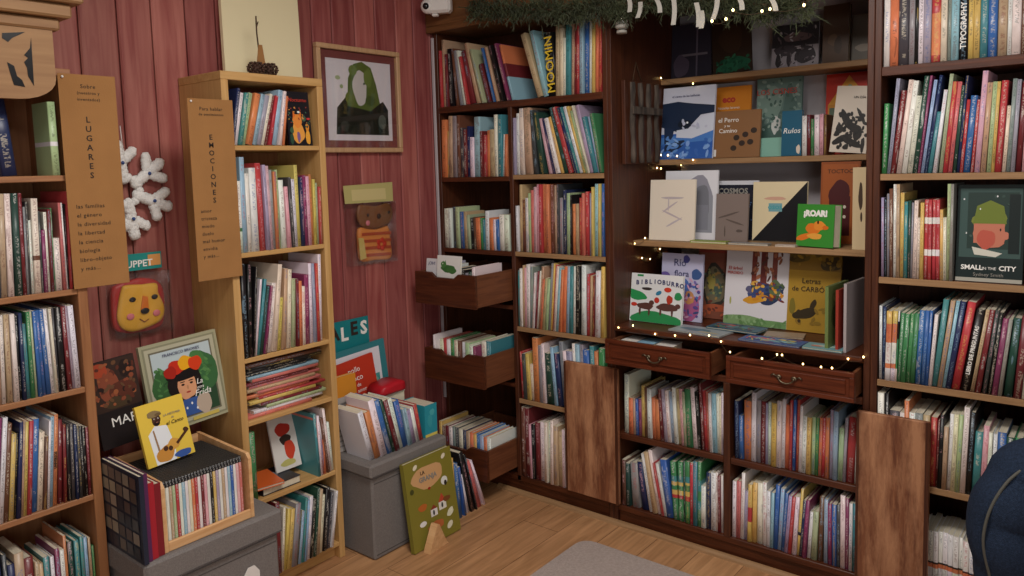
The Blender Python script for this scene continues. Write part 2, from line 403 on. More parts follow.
def emit_books(limit=300):
    vis = [b for b in BOOKS if b['area'] > 0]
    vis.sort(key=lambda b: -b['area'])
    st = MB(); counts = {}
    for b in vis[:limit]: b['thing'] = True
    for b in vis:
        if not b.get('thing'):
            c, bu = cover_geo(st, b['t'], b['h'], b['d'], b['col'], b['ink'], b['seed'], b['M'], b['hard'], b['bands'])
            pages_geo(st, b['t'], b['h'], b['d'], c, bu, b['M'], b['hard'])
            continue
        m1 = MB(); c, bu = cover_geo(m1, b['t'], b['h'], b['d'], b['col'], b['ink'], b['seed'], None, b['hard'], b['bands'])
        o = m1.build(b.get('name', 'book'), None, b['M'])
        b['obj'] = o
        m2 = MB(); pages_geo(m2, b['t'], b['h'], b['d'], c, bu, None, b['hard']); m2.build('pages', o)
        i, n = b['i'], b['n']
        side = f"{ordinal(i+1)} from left" if i+1 <= (n+1)//2 else (f"{ordinal(n-i)} from right" if i < n-1 else 'last on right')
        if i == 0: side = 'first on left'
        form = b.get('form') or (('thick ' if b['t'] > .026 else 'thin ' if b['t'] < .009 else '')+NAME[b['ck']]+(' hardback' if b['hard'] else ' paperback'))
        tag(o, f"{form}, {b['where']}" if b.get('stackpos') else f"{form}, {side}, {b['where']}", 'book', b.get('group') or 'books '+b['where'])
    if st.v:
        o = st.build('shelved_books'); tag(o, 'remaining narrow book spines packed between the larger books on the shelves', 'books', None, 'stuff')

G = 'face-out picture books in the display cabinet'
# ------------------------------------------------------------------ face-out picture books
def art_ops(b, ops, w, h, y0=-.0004):
    """flat printed shapes in cover units (0..1, 0..1)"""
    full = []
    for q in ops:
        if q[0] != 's': full.append(q); continue
        _, x0, z0, x1, z1, cnt, size, cols = q; rr = random.Random(int(x0*91+z1*37+cnt))
        for _i in range(cnt): full.append(('d', rr.uniform(x0, x1), rr.uniform(z0, z1), size*rr.uniform(.6, 1.5), size*rr.uniform(.25, .6), rr.choice(cols), rr.uniform(-1.5, 1.5)))
    y = y0
    for k, q in enumerate(full):
        kind = q[0]; y -= .00002 if kind == 'd' else .00007
        if kind in 'ed':
            _, cx, cy, rx, ry, col = q[:6]; rot = q[6] if len(q) > 6 else 0; n = 20 if kind == 'e' else 8
            pts = []
            for i in range(n):
                a = 2*math.pi*i/n; wob = 1+(.06*math.sin(3*a+cx*40+cy*17)+.045*math.sin(5*a+cx*23) if max(rx, ry) > .07 and kind == 'e' else 0); x, z = rx*math.cos(a)*w*wob, ry*math.sin(a)*h*wob
                pts.append((cx*w+x*math.cos(rot)-z*math.sin(rot), cy*h+x*math.sin(rot)+z*math.cos(rot)))
        elif kind == 'r': _, x0, z0, x1, z1, col = q; pts = [(x0*w, z0*h), (x1*w, z0*h), (x1*w, z1*h), (x0*w, z1*h)]
        else: _, ps, col = q; pts = [(x*w, z*h) for x, z in ps]
        pts = [(min(max(x, .0005), w-.0005), min(max(z, .0005), h-.0005)) for x, z in pts]
        o = len(b.v); b.addv([(x, y, z) for x, z in pts]); b.face(list(range(o, o+len(pts))), MT['art'], jitter(PC(col), .03))
def flatbook(name, M, w, h, t, col, label, cat='book', ops=(), texts=(), group=None, spine='left', pagecol=None):
    """closed book; local x across the cover, z up, front cover at y=0 facing -y, thickness along +y"""
    c = PC(col); b = MB(); bd = min(.0024, t*.2)
    b.box(0, 0, 0, w, bd, h, MT['art'], col=c); b.box(0, t-bd, 0, w, t, h, MT['art'], col=c)
    sx = (0, bd) if spine == 'left' else (w-bd, w)
    b.box(sx[0], bd, 0, sx[1], t-bd, h, MT['art'], col=c)
    o = b.build(name, None, M); tag(o, label, cat, group)
    p = MB(); e = 2e-4
    p.box((bd+e if spine == 'left' else .003), bd+e, .003, (w-.003 if spine == 'left' else w-bd-e), t-bd-e, h-.003, MT['pages']); p.build('pages', o)
    yt = -.0012
    if ops: a = MB(); art_ops(a, ops, w, h); yt = min(yt, min(v[1] for v in a.v)-.0006); a.build('cover_picture', o)
    for q in texts:
        s, x, z, size, mat = q[:5]; text('title', o, s, x*w, z*h, size*h, mat, yt, **(q[5] if len(q) > 5 else {}))
    return o
def faceout(name, plane, depth, z, pxl, pxr, pytop, lean, t, col, label, ops=(), texts=(), roll=0, yaw=0, **kw):
    """a picture book standing face-out: left and right pixel columns of its foot and the row of its top edge give its size"""
    D = Vector((0, 1, 0)) if plane == 'x' else Vector((1, 0, 0)); n_ = Vector((1, 0, 0)) if plane == 'x' else Vector((0, -1, 0))
    P0 = Vector((depth, 0, z)) if plane == 'x' else Vector((0, depth, z))
    ul, ur = ualong(pxl, P0, D), ualong(pxr, P0, D)
    if kw.get('group') == G: ul, ur = max(ul, -1.7255), min(ur, -.7145)
    w = ur-ul; o = P0+D*ul
    upv = Vector((0, 0, 1))*math.cos(lean)-n_*math.sin(lean)
    h = .2
    for _ in range(12):
        y = proj(o+upv*h+D*(w/2))[1]; y2 = proj(o+upv*(h+.01)+D*(w/2))[1]; h += .01*(pytop-y)/(y2-y)
    Yl = -n_*math.cos(lean)-Vector((0, 0, 1))*math.sin(lean)
    o = o+Vector((0, 0, t*math.sin(lean)+.0005))
    M = basis(o, D, Yl, upv)
    if yaw: M = Matrix.Translation(o) @ Matrix.Rotation(yaw, 4, 'Z') @ Matrix.Translation(-o) @ M
    if roll:
        M = M @ Matrix.Rotation(roll, 4, 'Y')
        low = min((M @ Vector((x, y, 0))).z for x in (0, w) for y in (0, t)); M = Matrix.Translation((0, 0, z-low+.0005)) @ M
    return flatbook(name, M, w, h, t, col, label, ops=ops, texts=texts, **kw)
def lying(name, cx, cy, z, w, l, t, rot, col, label, ops=(), texts=(), **kw):
    """book lying flat, cover up, foot edge towards -y when rot=0"""
    M = Matrix.Translation((cx, cy, z+t)) @ Matrix.Rotation(rot, 4, 'Z') @ Matrix.Rotation(-math.pi/2, 4, 'X') @ Matrix.Translation((-w/2, 0, -l/2))
    return flatbook(name, M, w, l, t, col, label, ops=ops, texts=texts, **kw)
#PART2
# ------------------------------------------------------------------ the room
XW = -2.80; YF = 2.82
def structure(name, fn):
    b = MB(); fn(b); o = b.build(name); o['kind'] = 'structure'; return o
def plankmat():
    M, n, l, p = nt('rose_stained_boards'); p.inputs['Roughness'].default_value = .55; p.inputs['Specular IOR Level'].default_value = .3
    tc = N(n, 'ShaderNodeTexCoord'); mp = N(n, 'ShaderNodeMapping'); mp.inputs['Scale'].default_value = (10, 10, .8); l.new(tc.outputs['Object'], mp.inputs['Vector'])
    no = N(n, 'ShaderNodeTexNoise'); no.inputs['Scale'].default_value = 3; no.inputs['Detail'].default_value = 8; no.inputs['Distortion'].default_value = .8; l.new(mp.outputs['Vector'], no.inputs['Vector'])
    r = N(n, 'ShaderNodeValToRGB'); e = r.color_ramp.elements
    e[0].position = .3; e[0].color = (*rgb('8A4642'), 1); e[1].position = .72; e[1].color = (*rgb('AE6E64'), 1); l.new(no.outputs['Fac'], r.inputs['Fac'])
    ac = N(n, 'ShaderNodeAttribute', attribute_name='Col'); mx = N(n, 'ShaderNodeMixRGB', blend_type='MULTIPLY'); mx.inputs['Fac'].default_value = 1
    l.new(r.outputs['Color'], mx.inputs['Color1']); l.new(ac.outputs['Color'], mx.inputs['Color2']); l.new(mx.outputs[0], p.inputs['Base Color'])
    return M
MT['plank'] = plankmat()
def floormat():
    M, n, l, p = nt('oak_floor'); p.inputs['Roughness'].default_value = .42; p.inputs['Specular IOR Level'].default_value = .35
    tc = N(n, 'ShaderNodeTexCoord'); mp = N(n, 'ShaderNodeMapping'); mp.inputs['Rotation'].default_value = (0, 0, math.pi/2); l.new(tc.outputs['Object'], mp.inputs['Vector'])
    br = N(n, 'ShaderNodeTexBrick'); br.inputs['Scale'].default_value = 1; br.inputs['Brick Width'].default_value = 1.3; br.inputs['Row Height'].default_value = .19; br.inputs['Mortar Size'].default_value = .0012
    br.inputs['Color1'].default_value = (*rgb('C6976C'), 1); br.inputs['Color2'].default_value = (*rgb('B4865E'), 1); br.inputs['Mortar'].default_value = (*rgb('5A3A22'), 1)
    l.new(mp.outputs['Vector'], br.inputs['Vector'])
    m2 = N(n, 'ShaderNodeMapping'); m2.inputs['Scale'].default_value = (9, .8, 1); l.new(tc.outputs['Object'], m2.inputs['Vector'])
    no = N(n, 'ShaderNodeTexNoise'); no.inputs['Scale'].default_value = 4; no.inputs['Detail'].default_value = 8; no.inputs['Distortion'].default_value = .8; l.new(m2.outputs['Vector'], no.inputs['Vector'])
    r = N(n, 'ShaderNodeValToRGB'); r.color_ramp.elements[0].position = .25; r.color_ramp.elements[1].position = .75; r.color_ramp.elements[0].color = (.62, .58, .52, 1); r.color_ramp.elements[1].color = (1.15, 1.15, 1.15, 1)
    l.new(no.outputs['Fac'], r.inputs['Fac'])
    mx = N(n, 'ShaderNodeMixRGB', blend_type='MULTIPLY'); mx.inputs['Fac'].default_value = 1; l.new(br.outputs['Color'], mx.inputs['Color1']); l.new(r.outputs['Color'], mx.inputs['Color2']); l.new(mx.outputs[0], p.inputs['Base Color'])
    return M
MT['floor'] = floormat()
structure('floor', lambda b: b.box(-2.9, -1.2, -.05, 2.0, 3.6, 0, MT['floor']))
structure('ceiling', lambda b: b.box(-2.9, -1.2, 2.75, 2.0, 3.6, 2.8, MT['ceil']))
def planks(b):
    y = -1.2
    while y < 3.15:
        w = random.uniform(.105, .135); y1 = min(y+w, 3.15); k = random.uniform(.78, 1.15)
        b.box(-2.86, y, 0, XW, y1-.004, 2.75, MT['plank'], col=(k, k*random.uniform(.96, 1.08) if y < 1.5 else k*random.uniform(.80, .92), k*(1 if y < 1.5 else .93)), bev=.005); y = y1
    b.box(-2.9, -1.2, 0, -2.852, 3.15, 2.75, MT['dark'])
structure('wall_left', planks)
structure('wall_back', lambda b: (b.box(-2.9, 3.15, 0, -1.76, 3.25, 2.75, MT['wallgrey']), b.box(-.66, 3.15, 0, 2.0, 3.25, 2.75, MT['wallgrey']), b.box(-1.76, 3.5, 0, -.66, 3.6, 2.75, MT['wallgrey'])))
structure('trim_1', lambda b: b.prism([(YF-.02, 0), (YF, 0), (YF, .02), (YF-.008, .018), (YF-.017, .009)], -2.42, .6, MT['edge'], plane='yz'))
rug = one('rug', lambda b: b.prism([(-1.765+.06*(1-math.cos(a)), 2.598-.06*(1-math.sin(a))) for a in (0, .4, .8, 1.2, 1.57)]+[(-.25, 2.598), (-.25, 1.15), (-1.765, 1.15)], .0005, .014, MT['rug'], plane='xy'))
tag(rug, 'flat grey rug with rounded corner on the wooden floor', 'rug')

# ------------------------------------------------------------------ bookcases
def bookcase(name, label, x0, x1, y0, y1): return empty(name, ((x0+x1)/2, (y0+y1)/2, 0), label, 'bookcase')
def shelves_y(root, x0, x1, yf, yb, zs, edge='edge', top='darkx', th=.022):
    for z in zs: part('shelf', root, (x0, yf+.006, z-th, x1, yb, z, top), (x0, yf, z-th, x1, yf+.006, z, edge), bev=.001)
cb = bookcase('corner_bookcase', 'dark brown built-in bookcase with three pulled-out drawers in the corner', -2.77, -1.75, YF, 3.14)
part('side_panel', cb, (-2.77, YF+.002, 0, -2.748, 3.14, 2.28, 'dark'), (-2.785, YF-.004, .4, -2.768, YF+.03, 2.26, 'wallgrey'))
part('side_panel', cb, (-1.770, YF, 0, -1.748, 3.14, 2.28, 'dark'))
part('divider', cb, (-2.298, YF, .06, -2.276, 3.12, 1.885, 'dark'))
part('back_panel', cb, (-2.748, 3.12, .06, -1.77, 3.14, 2.28, 'dark'))
part('top_panel', cb, (-2.79, YF-.03, 2.28, -1.748, 3.14, 2.31, 'cornice'), (-2.79, YF-.03, 2.31, -1.748, YF, 2.62, 'cornice'))
shelves_y(cb, -2.747, -1.771, YF, 3.12, [1.91], 'darkx', th=.03)
shelves_y(cb, -2.747, -2.299, YF, 3.12, [1.555, 1.195], 'darkx')
shelves_y(cb, -2.275, -1.771, YF, 3.12, [1.562, 1.197, .834, .479])
shelves_y(cb, -2.747, -1.771, YF, 3.12, [.09], 'darkx', th=.025)
part('plinth', cb, (-2.748, YF+.015, 0, -1.77, YF+.03, .064, 'darkx'))
def open_drawer(root, x0, x1, yf, yb, z0, z1, front, side, notch=True):
    P = root.matrix_basis.translation; b = MB(); X0, X1, Y0, Z0, Z1 = x0-P.x, x1-P.x, yf-P.y, z0, z1; xm = (X0+X1)/2
    pts = [(X0, Z0), (X1, Z0), (X1, Z1)]
    if notch: pts += [(xm+.09, Z1), (xm+.06, Z1-.022), (xm-.06, Z1-.022), (xm-.09, Z1)]
    pts += [(X0, Z1)]
    b.prism(pts, Y0, Y0+.016, MT[front])
    d = b.build('drawer', root)
    s = MB(); Yb = yb-P.y
    for a in (X0+.002, X1-.014): s.box(a, Y0+.0165, Z0+.004, a+.012, Yb, Z1-.002, MT[side], bev=.001)
    s.box(X0+.0145, Y0+.0165, Z0+.012, X1-.0145, Yb, Z0+.02, MT[side]); s.box(X0+.0145, Yb-.012, Z0+.021, X1-.0145, Yb, Z1-.01, MT[side]); s.build('drawer_box', d)
    return d
open_drawer(cb, -2.690, -2.302, 2.555, 3.08, .955, 1.11, 'darkx', 'rawdrawer')  # drawer fronts take the darker wood to stand for the corner's deep shade
open_drawer(cb, -2.690, -2.302, 2.60, 3.1, .57, .724, 'darkx', 'rawdrawer')
open_drawer(cb, -2.690, -2.302, 2.60, 3.1, .122, .272, 'darkx', 'rawdrawer')
for z in (.93, .545): part('drawer_rail', cb, (-2.747, YF+.01, z-.02, -2.299, 3.1, z, 'darkx'))

dc = bookcase('display_cabinet', 'dark wooden recessed display cabinet with two open drawers and stepped shelves', -1.747, -.69, YF, 3.49)
part('side_panel', dc, (-1.747, YF, 0, -1.728, 3.48, 2.32, 'dark'))
part('side_panel', dc, (-.712, YF, 0, -.690, 3.48, 2.32, 'dark'))
part('back_panel', dc, (-1.728, 3.46, .9, -.712, 3.48, 2.32, 'wallgrey'))
part('header_board', dc, (-1.747, YF-.03, 2.24, -.69, YF, 2.62, 'cornice'), (-1.727, YF, 2.30, -.713, 3.46, 2.32, 'darkx'))
for z, y in ((1.985, 3.26), (1.612, 3.20), (1.257, 2.985)): part('shelf', dc, (-1.727, y, z-.024, -.713, 3.459, z, 'edge'))
part('desk_top', dc, (-1.727, YF-.012, .878, -.713, 3.459, .90, 'darkx'), bev=.004)
part('face_rail', dc, (-1.727, YF, .725, -.713, YF+.02, .75, 'darkx'))
part('divider', dc, (-1.232, YF, .09, -1.204, 3.18, .724, 'dark'))
part('shelf', dc, (-1.727, YF+.004, .395, -1.233, 3.18, .42, 'darkx')); part('shelf', dc, (-1.203, YF+.004, .395, -.713, 3.18, .42, 'darkx'))
part('shelf', dc, (-1.727, YF+.002, .065, -.713, 3.18, .09, 'darkx')); part('plinth', dc, (-1.727, YF+.015, 0, -.713, YF+.03, .064, 'darkx'))
part('back_panel', dc, (-1.727, 3.18, .065, -.713, 3.2, .87, 'dark'))
def panel_drawer(x0, x1, yf, z0, z1):
    P = dc.matrix_basis.translation; b = MB(); X0, X1, Y0 = x0-P.x, x1-P.x, yf-P.y; f = .017
    b.box(X0, Y0+.006, z0, X1, Y0+.018, z1, MT['drawer'])
    for q in ((X0, z0, X1, z0+f), (X0, z1-f, X1, z1), (X0, z0+f, X0+f, z1-f), (X1-f, z0+f, X1, z1-f)): b.box(q[0], Y0, q[1], q[2], Y0+.0055, q[3], MT['drawer'], bev=.002)
    b.box(X0+f+.012, Y0+.001, z0+f+.009, X1-f-.012, Y0+.0055, z1-f-.009, MT['drawer'], bev=.003)
    d = b.build('drawer', dc)
    s = MB()
    for a in (X0+.008, X1-.020): s.box(a, Y0+.0185, z0+.006, a+.012, Y0+.38, z1-.008, MT['rawdrawer'])
    s.box(X0+.021, Y0+.0185, z0+.01, X1-.021, Y0+.38, z0+.018, MT['rawdrawer']); s.box(X0+.021, Y0+.37, z0+.019, X1-.021, Y0+.38, z1-.01, MT['rawdrawer']); s.build('drawer_box', d)
    h = MB(); xm = (X0+X1)/2; zm = (z0+z1)/2+.004
    for sx in (-1, 1):
        h.ball((xm+sx*.028, Y0-.004, zm), (.011, .004, .008), MT['brass'], 10, 6); h.tube([(xm+sx*.036, Y0-.004, zm+.002), (xm+sx*.048, Y0-.004, zm+.007), (xm+sx*.056, Y0-.004, zm+.001)], .003, MT['brass'])
    h.tube([(xm+.028*math.cos(a), Y0-.012+.004*abs(math.cos(a)), zm-.020*math.sin(a)) for a in (math.pi*k/12 for k in range(13))], .0035, MT['brass']); h.build('handle', d)
panel_drawer(-1.715, -1.242, 2.715, .757, .862); panel_drawer(-1.176, -.7135, 2.715, .757, .862)
def cab_door(x0, x1, y, z0, z1):
    P = dc.matrix_basis.translation; b = MB(); b.box(x0-P.x, y-P.y, z0, x1-P.x, y+.02-P.y, z1, MT['door'], bev=.003)
    b.box(x0-P.x, y-.004-P.y, z0, x0+.008-P.x, y-.0002-P.y, z1, MT['dark']); b.box(x1-.012-P.x, y-.004-P.y, z0, x1-P.x, y-.0002-P.y, z1, MT['dark']); b.build('door', dc)
cab_door(-1.978, -1.70, 2.785, .105, .715); cab_door(-.722, -.492, 2.785, .105, .712)

rb = bookcase('tall_bookcase', 'tall dark bookcase with light shelf edges at the right end of the wall', -.69, -.17, YF, 3.14)
part('side_panel', rb, (-.689, YF, 0, -.667, 3.14, 2.32, 'dark')); part('side_panel', rb, (-.192, YF, 0, -.17, 3.14, 2.32, 'dark'))
part('back_panel', rb, (-.667, 3.12, .06, -.192, 3.14, 2.32, 'dark')); part('top_panel', rb, (-.689, YF-.01, 2.32, -.17, 3.14, 2.36, 'darkx'))
shelves_y(rb, -.666, -.193, YF, 3.119, [1.90], 'darkx', th=.03); shelves_y(rb, -.666, -.193, YF, 3.119, [1.541, 1.187, .826, .479])
shelves_y(rb, -.666, -.193, YF, 3.119, [.10], 'darkx'); part('plinth', rb, (-.667, YF+.015, 0, -.192, YF+.03, .077, 'darkx'))

def lcase(name, label, y0, y1, xf, ztop, zs, side, level, th=.018, pt=.028, back='dark', topth=.03):
    r = empty(name, (-2.65, (y0+y1)/2, 0), label, 'bookcase')
    part('side_panel', r, (XW+.005, y0, 0, xf, y0+pt, ztop, side)); part('side_panel', r, (XW+.005, y1-pt, 0, xf, y1, ztop, side))
    part('back_panel', r, (XW+.005, y0+pt, .03, XW+.013, y1-pt, ztop-topth, back)); part('top_panel', r, (XW+.005, y0, ztop, xf, y1, ztop+topth, level))
    for z in zs: part('shelf', r, (XW+.0135, y0+pt+.0005, z-th, xf-.001, y1-pt-.0005, z, level))
    part('plinth', r, (xf-.05, y0+pt, 0, xf-.035, y1-pt, zs[-1]-th, level)); return r
lcase('bookcase', 'tall orange-brown pine bookcase crowned by carved wood at far left', .53, .986, -2.50, 1.90, [1.612, 1.265, .957, .612, .27, .06], 'walnutpine', 'walnutpiney', back='walnutpine')
lcase('narrow_bookcase', 'narrow light pine bookcase with six shelves between wall sign and framed print', 1.478, 1.915, -2.50, 1.936, [1.704, 1.314, .925, .688, .378, .072], 'pine', 'piney', back='walnutpine')

# ------------------------------------------------------------------ rows of books
B1 = 'shelf of leftmost orange-brown bookcase'; B2 = 'shelf of narrow pine bookcase'; BL = 'corner bookcase'; BC = 'display cabinet'; BR = 'rightmost bookcase'
row('a1', 'top '+B1, 'x', -2.50, 1.612, .70, .955, (0, 0, 3.2), '12 -35 300 n;62 end', .2, .27)
row('a1b', 'top right '+B1, 'x', -2.50, 1.612, .85, .957, (0, 0, 3.2), '172 152 325 q 40w,46q;197 end', .12, .27)
row('a2', 'second '+B1, 'x', -2.50, 1.265, .562, .957, (0, 180, 4.8), '-60 -75 60 a;-35 -50 70 c;-15 -30 60 b;18 0 60 s;50 22 5 w;82 52 50 e;118 82 20 d;140 118 130 a;152 128 105 f;165 148 195 w;180 155 90 c 35u,40c;215 195 150 f;225 205 240 m;245 222 155 w;262 240 140 d;280 258 135 g;290 275 280 w;325 288 110 i;340 308 110 w;350 325 115 k;358 335 50 r;372 end', .2, .31)
row('a3', 'third '+B1, 'x', -2.50, .957, .562, .957, (0, 285, 4.8), '-50 -75 90 m;-20 -45 100 b;5 -8 120 s;28 5 85 c;50 30 120 s;80 42 122 w;108 85 150 k;125 92 60 n;145 115 190 t;168 138 75 g;188 150 80 q;200 160 85 b;220 178 80 b;240 192 85 b;265 220 90 w;285 240 90 c;300 270 110 f;315 280 70 k;348 308 75 d;372 322 65 v;385 345 90 w;415 end', .2, .27)
row('a4', 'fourth '+B1, 'x', -2.50, .612, .562, .957, (0, 395, 4.433), '-60 -45 60 b;-22 0 65 m;5 28 70 w;30 45 130 u;55 70 175 y;80 90 170 k;92 105 120 n;112 122 110 s;124 132 120 y;142 150 115 r;164 175 110 b;196 206 165 c;224 232 180 u;240 246 110 w;252 260 95 l;272 278 85 o;292 292 110 d;312 302 130 d;328 316 130 k;345 332 125 f;362 345 130 n;376 356 135 f;390 368 135 k;404 385 135 k;418 402 140 d;432 end', .2, .32)
row('a5', 'bottom '+B1, 'x', -2.52, .27, .60, .957, (0, 490, 6.7), '20 20 450 f;60 60 480 n;100 100 500 n;150 150 420 s;230 230 450 d;310 310 460 s;345 345 470 s;375 375 430 t;420 420 425 w;446 446 370 m;480 480 380 w;508 508 290 o;535 535 330 e;575 575 320 t;612 612 290 t;640 640 300 l;668 668 300 s;692 692 350 g;735 end', .2, .3, tilt0=0)
row('b1', 'top '+B2, 'x', -2.50, 1.704, 1.508, 1.885, (222, 75, 7.2), '64 100 95 n;88 140 130 w;112 155 130 t;142 195 130 q;172 240 140 o;215 275 140 l;245 310 150 v;278 345 140 c;300 355 150 d;322 372 150 r;345 395 110 l;378 410 115 w;400 425 150 o;416 end', .2, .23)
row('b2', 'second '+B2, 'x', -2.50, 1.314, 1.508, 1.886, (225, 145, 5.236), '72 52 190 w 30g,35w;105 85 50 l;130 105 150 w;150 128 120 w;185 150 95 r;215 180 105 v;232 200 110 p;247 222 130 a;262 240 140 o;278 258 130 q;292 268 185 w;318 290 220 p;335 310 170 f;352 330 180 w;372 345 105 y;390 375 170 n;405 385 160 m;422 402 165 p;440 420 155 o;455 440 180 y;468 455 200 q;482 470 220 r;497 end', .2, .36)
row('b3', 'third '+B2, 'x', -2.50, .925, 1.508, 1.886, (230, 240, 4.8), '72 48 110 k;98 85 120 k;120 132 130 k;132 158 190 w;144 180 190 t;160 195 225 e;178 208 220 m;192 215 210 w;215 240 120 c;238 250 280 y;258 265 140 s;278 280 145 c;300 298 190 q;318 312 190 d;333 325 200 o;350 345 225 w;366 360 170 m;392 378 115 w;408 388 115 v;422 405 115 r;438 432 60 w;455 end', .2, .36)
row('b5', 'fifth '+B2, 'x', -2.50, .378, 1.79, 1.886, (240, 395, 5.236), '328 275 160 i;350 300 160 v;370 325 160 u;388 345 70 w;405 372 180 w;422 395 100 t;440 415 110 w;456 440 140 w;470 455 150 o;482 end', .2, .28)
row('b6', 'bottom '+B2, 'x', -2.475, .073, 1.508, 1.885, (260, 470, 5.43), '105 75 180 d;132 155 205 c;148 165 215 y;168 188 215 y;192 215 185 a;226 248 215 f;236 256 220 l;252 270 150 t;268 284 160 l;282 302 140 w;304 324 150 k;325 342 90 e;342 362 100 s;364 382 130 c;386 400 90 k;412 438 110 f;430 454 105 w;445 end', .24, .29)
g = (435, 0, 5.236); h = (520, 0, 5.76)
row('l1', 'top left shelf of '+BL, 'y', YF, 1.91, -2.74, -2.27, g, '40 25 210 s;65 55 260 r;85 75 280 d;110 100 250 k;145 112 250 u;168 132 260 a;195 152 260 w;216 175 290 r;240 190 260 d;285 212 220 s;318 250 250 q;342 290 330 d;378 315 240 b;396 328 240 s;418 352 230 k;452 380 220 m;478 408 225 l 42d,66o;500 end', .2, .36)
row('l1b', 'top right shelf of '+BL, 'y', YF, 1.91, -2.27, -1.772, h, '100 5 200 s;135 20 200 l;165 165 185 k;222 222 140 s;246 245 160 c;265 265 215 w;283 285 140 t;316 318 130 s;336 338 130 d;350 353 110 r;368 366 100 l;394 395 90 b;420 420 50 w;436 440 100 y;456 460 40 o;475 476 40 r;494 end', .2, .36)
g = (435, 100, 6.4); h = (505, 90, 6.4)
row('l2', 'second left shelf of '+BL, 'y', YF, 1.555, -2.745, -2.301, g, '28 22 130 o;62 60 200 y;74 72 105 s;100 95 105 a;128 118 100 u;150 140 180 f;172 165 190 d;196 190 170 n;215 210 240 w;242 242 110 l;284 276 200 d;304 302 225 r;330 332 195 o;350 342 190 s;385 375 95 w;405 398 95 t;432 442 220 w;446 447 220 o;465 end', .2, .32)
row('l2b', 'second right shelf of '+BL, 'y', YF, 1.562, -2.274, -1.772, h, '52 48 180 v;68 64 150 w;92 88 110 c;130 112 105 s;186 160 130 f;216 170 150 e;262 190 190 p;284 208 185 n;302 230 185 w;334 245 180 y;358 262 110 e;392 275 105 r;430 310 105 n;452 335 105 t;472 360 105 w;498 385 80 y;522 410 140 q;546 445 100 c;562 465 100 v;592 515 175 t;626 555 170 l;642 580 150 g;674 end', .2, .32)
g = (435, 190, 6.4); h = (505, 170, 6.4)
row('l3', 'third left shelf of '+BL, 'y', YF, 1.195, -2.745, -2.301, g, '55 48 120 w;86 80 120 w;106 100 110 f;132 122 110 q;156 150 140 b;182 172 140 s;202 192 160 q;222 215 180 k;244 236 175 u;262 252 180 o;292 285 180 g;308 303 190 t;324 318 135 w;350 350 180 o;374 366 190 w;392 386 190 b;410 405 160 w;442 438 160 w;476 end', .2, .32)
row('l3b', 'third right shelf of '+BL, 'y', YF, 1.197, -2.274, -1.772, h, '70 62 230 w;90 88 95 s;112 108 190 u;140 132 180 c;162 156 150 q;178 172 130 i;198 198 110 p;220 216 60 p;242 238 90 r;264 254 85 o;292 284 80 o;320 312 95 u;350 342 100 s;366 360 60 f;380 378 180 a;405 402 130 n;430 430 150 q;455 455 160 k;466 462 220 o;488 486 220 s;510 510 180 r;530 528 150 i;550 548 140 r;575 575 150 v;592 592 110 y;608 610 85 l;634 634 85 y;652 655 85 b;674 end', .2, .33)
h = (505, 250, 6.4)
row('l4', 'fourth shelf of '+BL, 'y', YF, .834, -2.274, -1.772, h, '75 70 130 t;90 88 120 w;108 104 100 s;124 120 115 p;140 136 95 w;166 162 110 a;184 204 150 w;198 216 140 d;212 236 140 w;226 248 110 s;245 264 190 o;262 284 185 s;280 302 190 q;300 322 70 a;314 338 80 y;326 352 100 r;342 366 110 c;360 384 120 l;378 396 130 o;398 416 110 o;420 432 110 l;442 448 110 t;466 470 110 w;486 488 105 k;520 522 100 w;555 558 160 r;575 580 170 s;595 602 170 d;612 620 140 w;650 656 105 y;676 end', .2, .33)
h = (505, 325, 6.4)
row('l5', 'fifth shelf of '+BL, 'y', YF, .479, -2.274, -1.772, h, '76 58 170 r;96 82 180 f;118 104 180 y;142 128 250 c;166 155 70 o;204 190 130 a;226 214 120 w;246 232 180 e;290 256 140 l;312 278 180 n;344 310 85 a;372 346 165 w;395 368 165 v;430 405 110 w;452 428 95 l;480 456 100 a;506 482 160 b;546 524 110 t;576 566 170 o;600 596 150 g;640 end', .2, .32)
h = (505, 395, 5.48)
row('l6', 'bottom shelf of '+BL, 'y', YF, .09, -2.274, -1.98, h, '80 72 65 u;100 92 70 d;124 112 160 p;136 126 160 k;154 148 150 d;178 172 150 w;206 202 150 c;222 220 150 c;240 240 140 w;256 256 170 s;280 276 200 s;302 298 190 w;318 312 130 q;334 330 130 g;346 end', .2, .36)
row('c1', 'upper left shelf beneath drawers of '+BC, 'y', YF+.012, .42, -1.726, -1.234, (615, 370, 6.774), '55 52 30 w;90 88 190 o;120 115 190 s;136 132 200 b;156 152 200 m;178 174 110 y;204 202 120 u;220 216 130 w;250 240 190 o;272 262 200 o;302 285 130 d;325 296 130 v;346 326 140 w;370 350 150 l;396 375 120 w;420 400 130 s;444 425 130 p;464 448 150 q;484 468 130 g;522 495 120 w;554 528 150 k;580 555 90 d;602 580 140 r;624 605 150 i;640 630 160 w;660 650 160 l;688 676 170 w;708 702 180 c;720 724 160 w;736 end', .2, .29)
row('c2', 'bottom left shelf of '+BC, 'y', YF+.008, .09, -1.726, -1.234, (615, 440, 6.06), '40 38 120 u;66 58 140 e;92 85 140 a;140 100 130 n;176 120 80 w;202 150 70 s;228 165 50 w;252 195 135 r;266 212 140 w;286 232 115 b;330 318 130 g 22g,38r,44y,52g,60y,66t,76g;366 356 130 g 22g,38r,44y,52g,60y,66t,76g;398 395 130 e;410 406 130 g 20g,36r,44y,52g,62y,66t,76g;440 440 140 r;462 465 130 t;490 490 120 g 26t,40g,55t,72g;514 520 280 w;544 542 200 n;574 575 200 w;608 606 200 w;622 620 220 d;640 638 220 w;656 end', .2, .29)
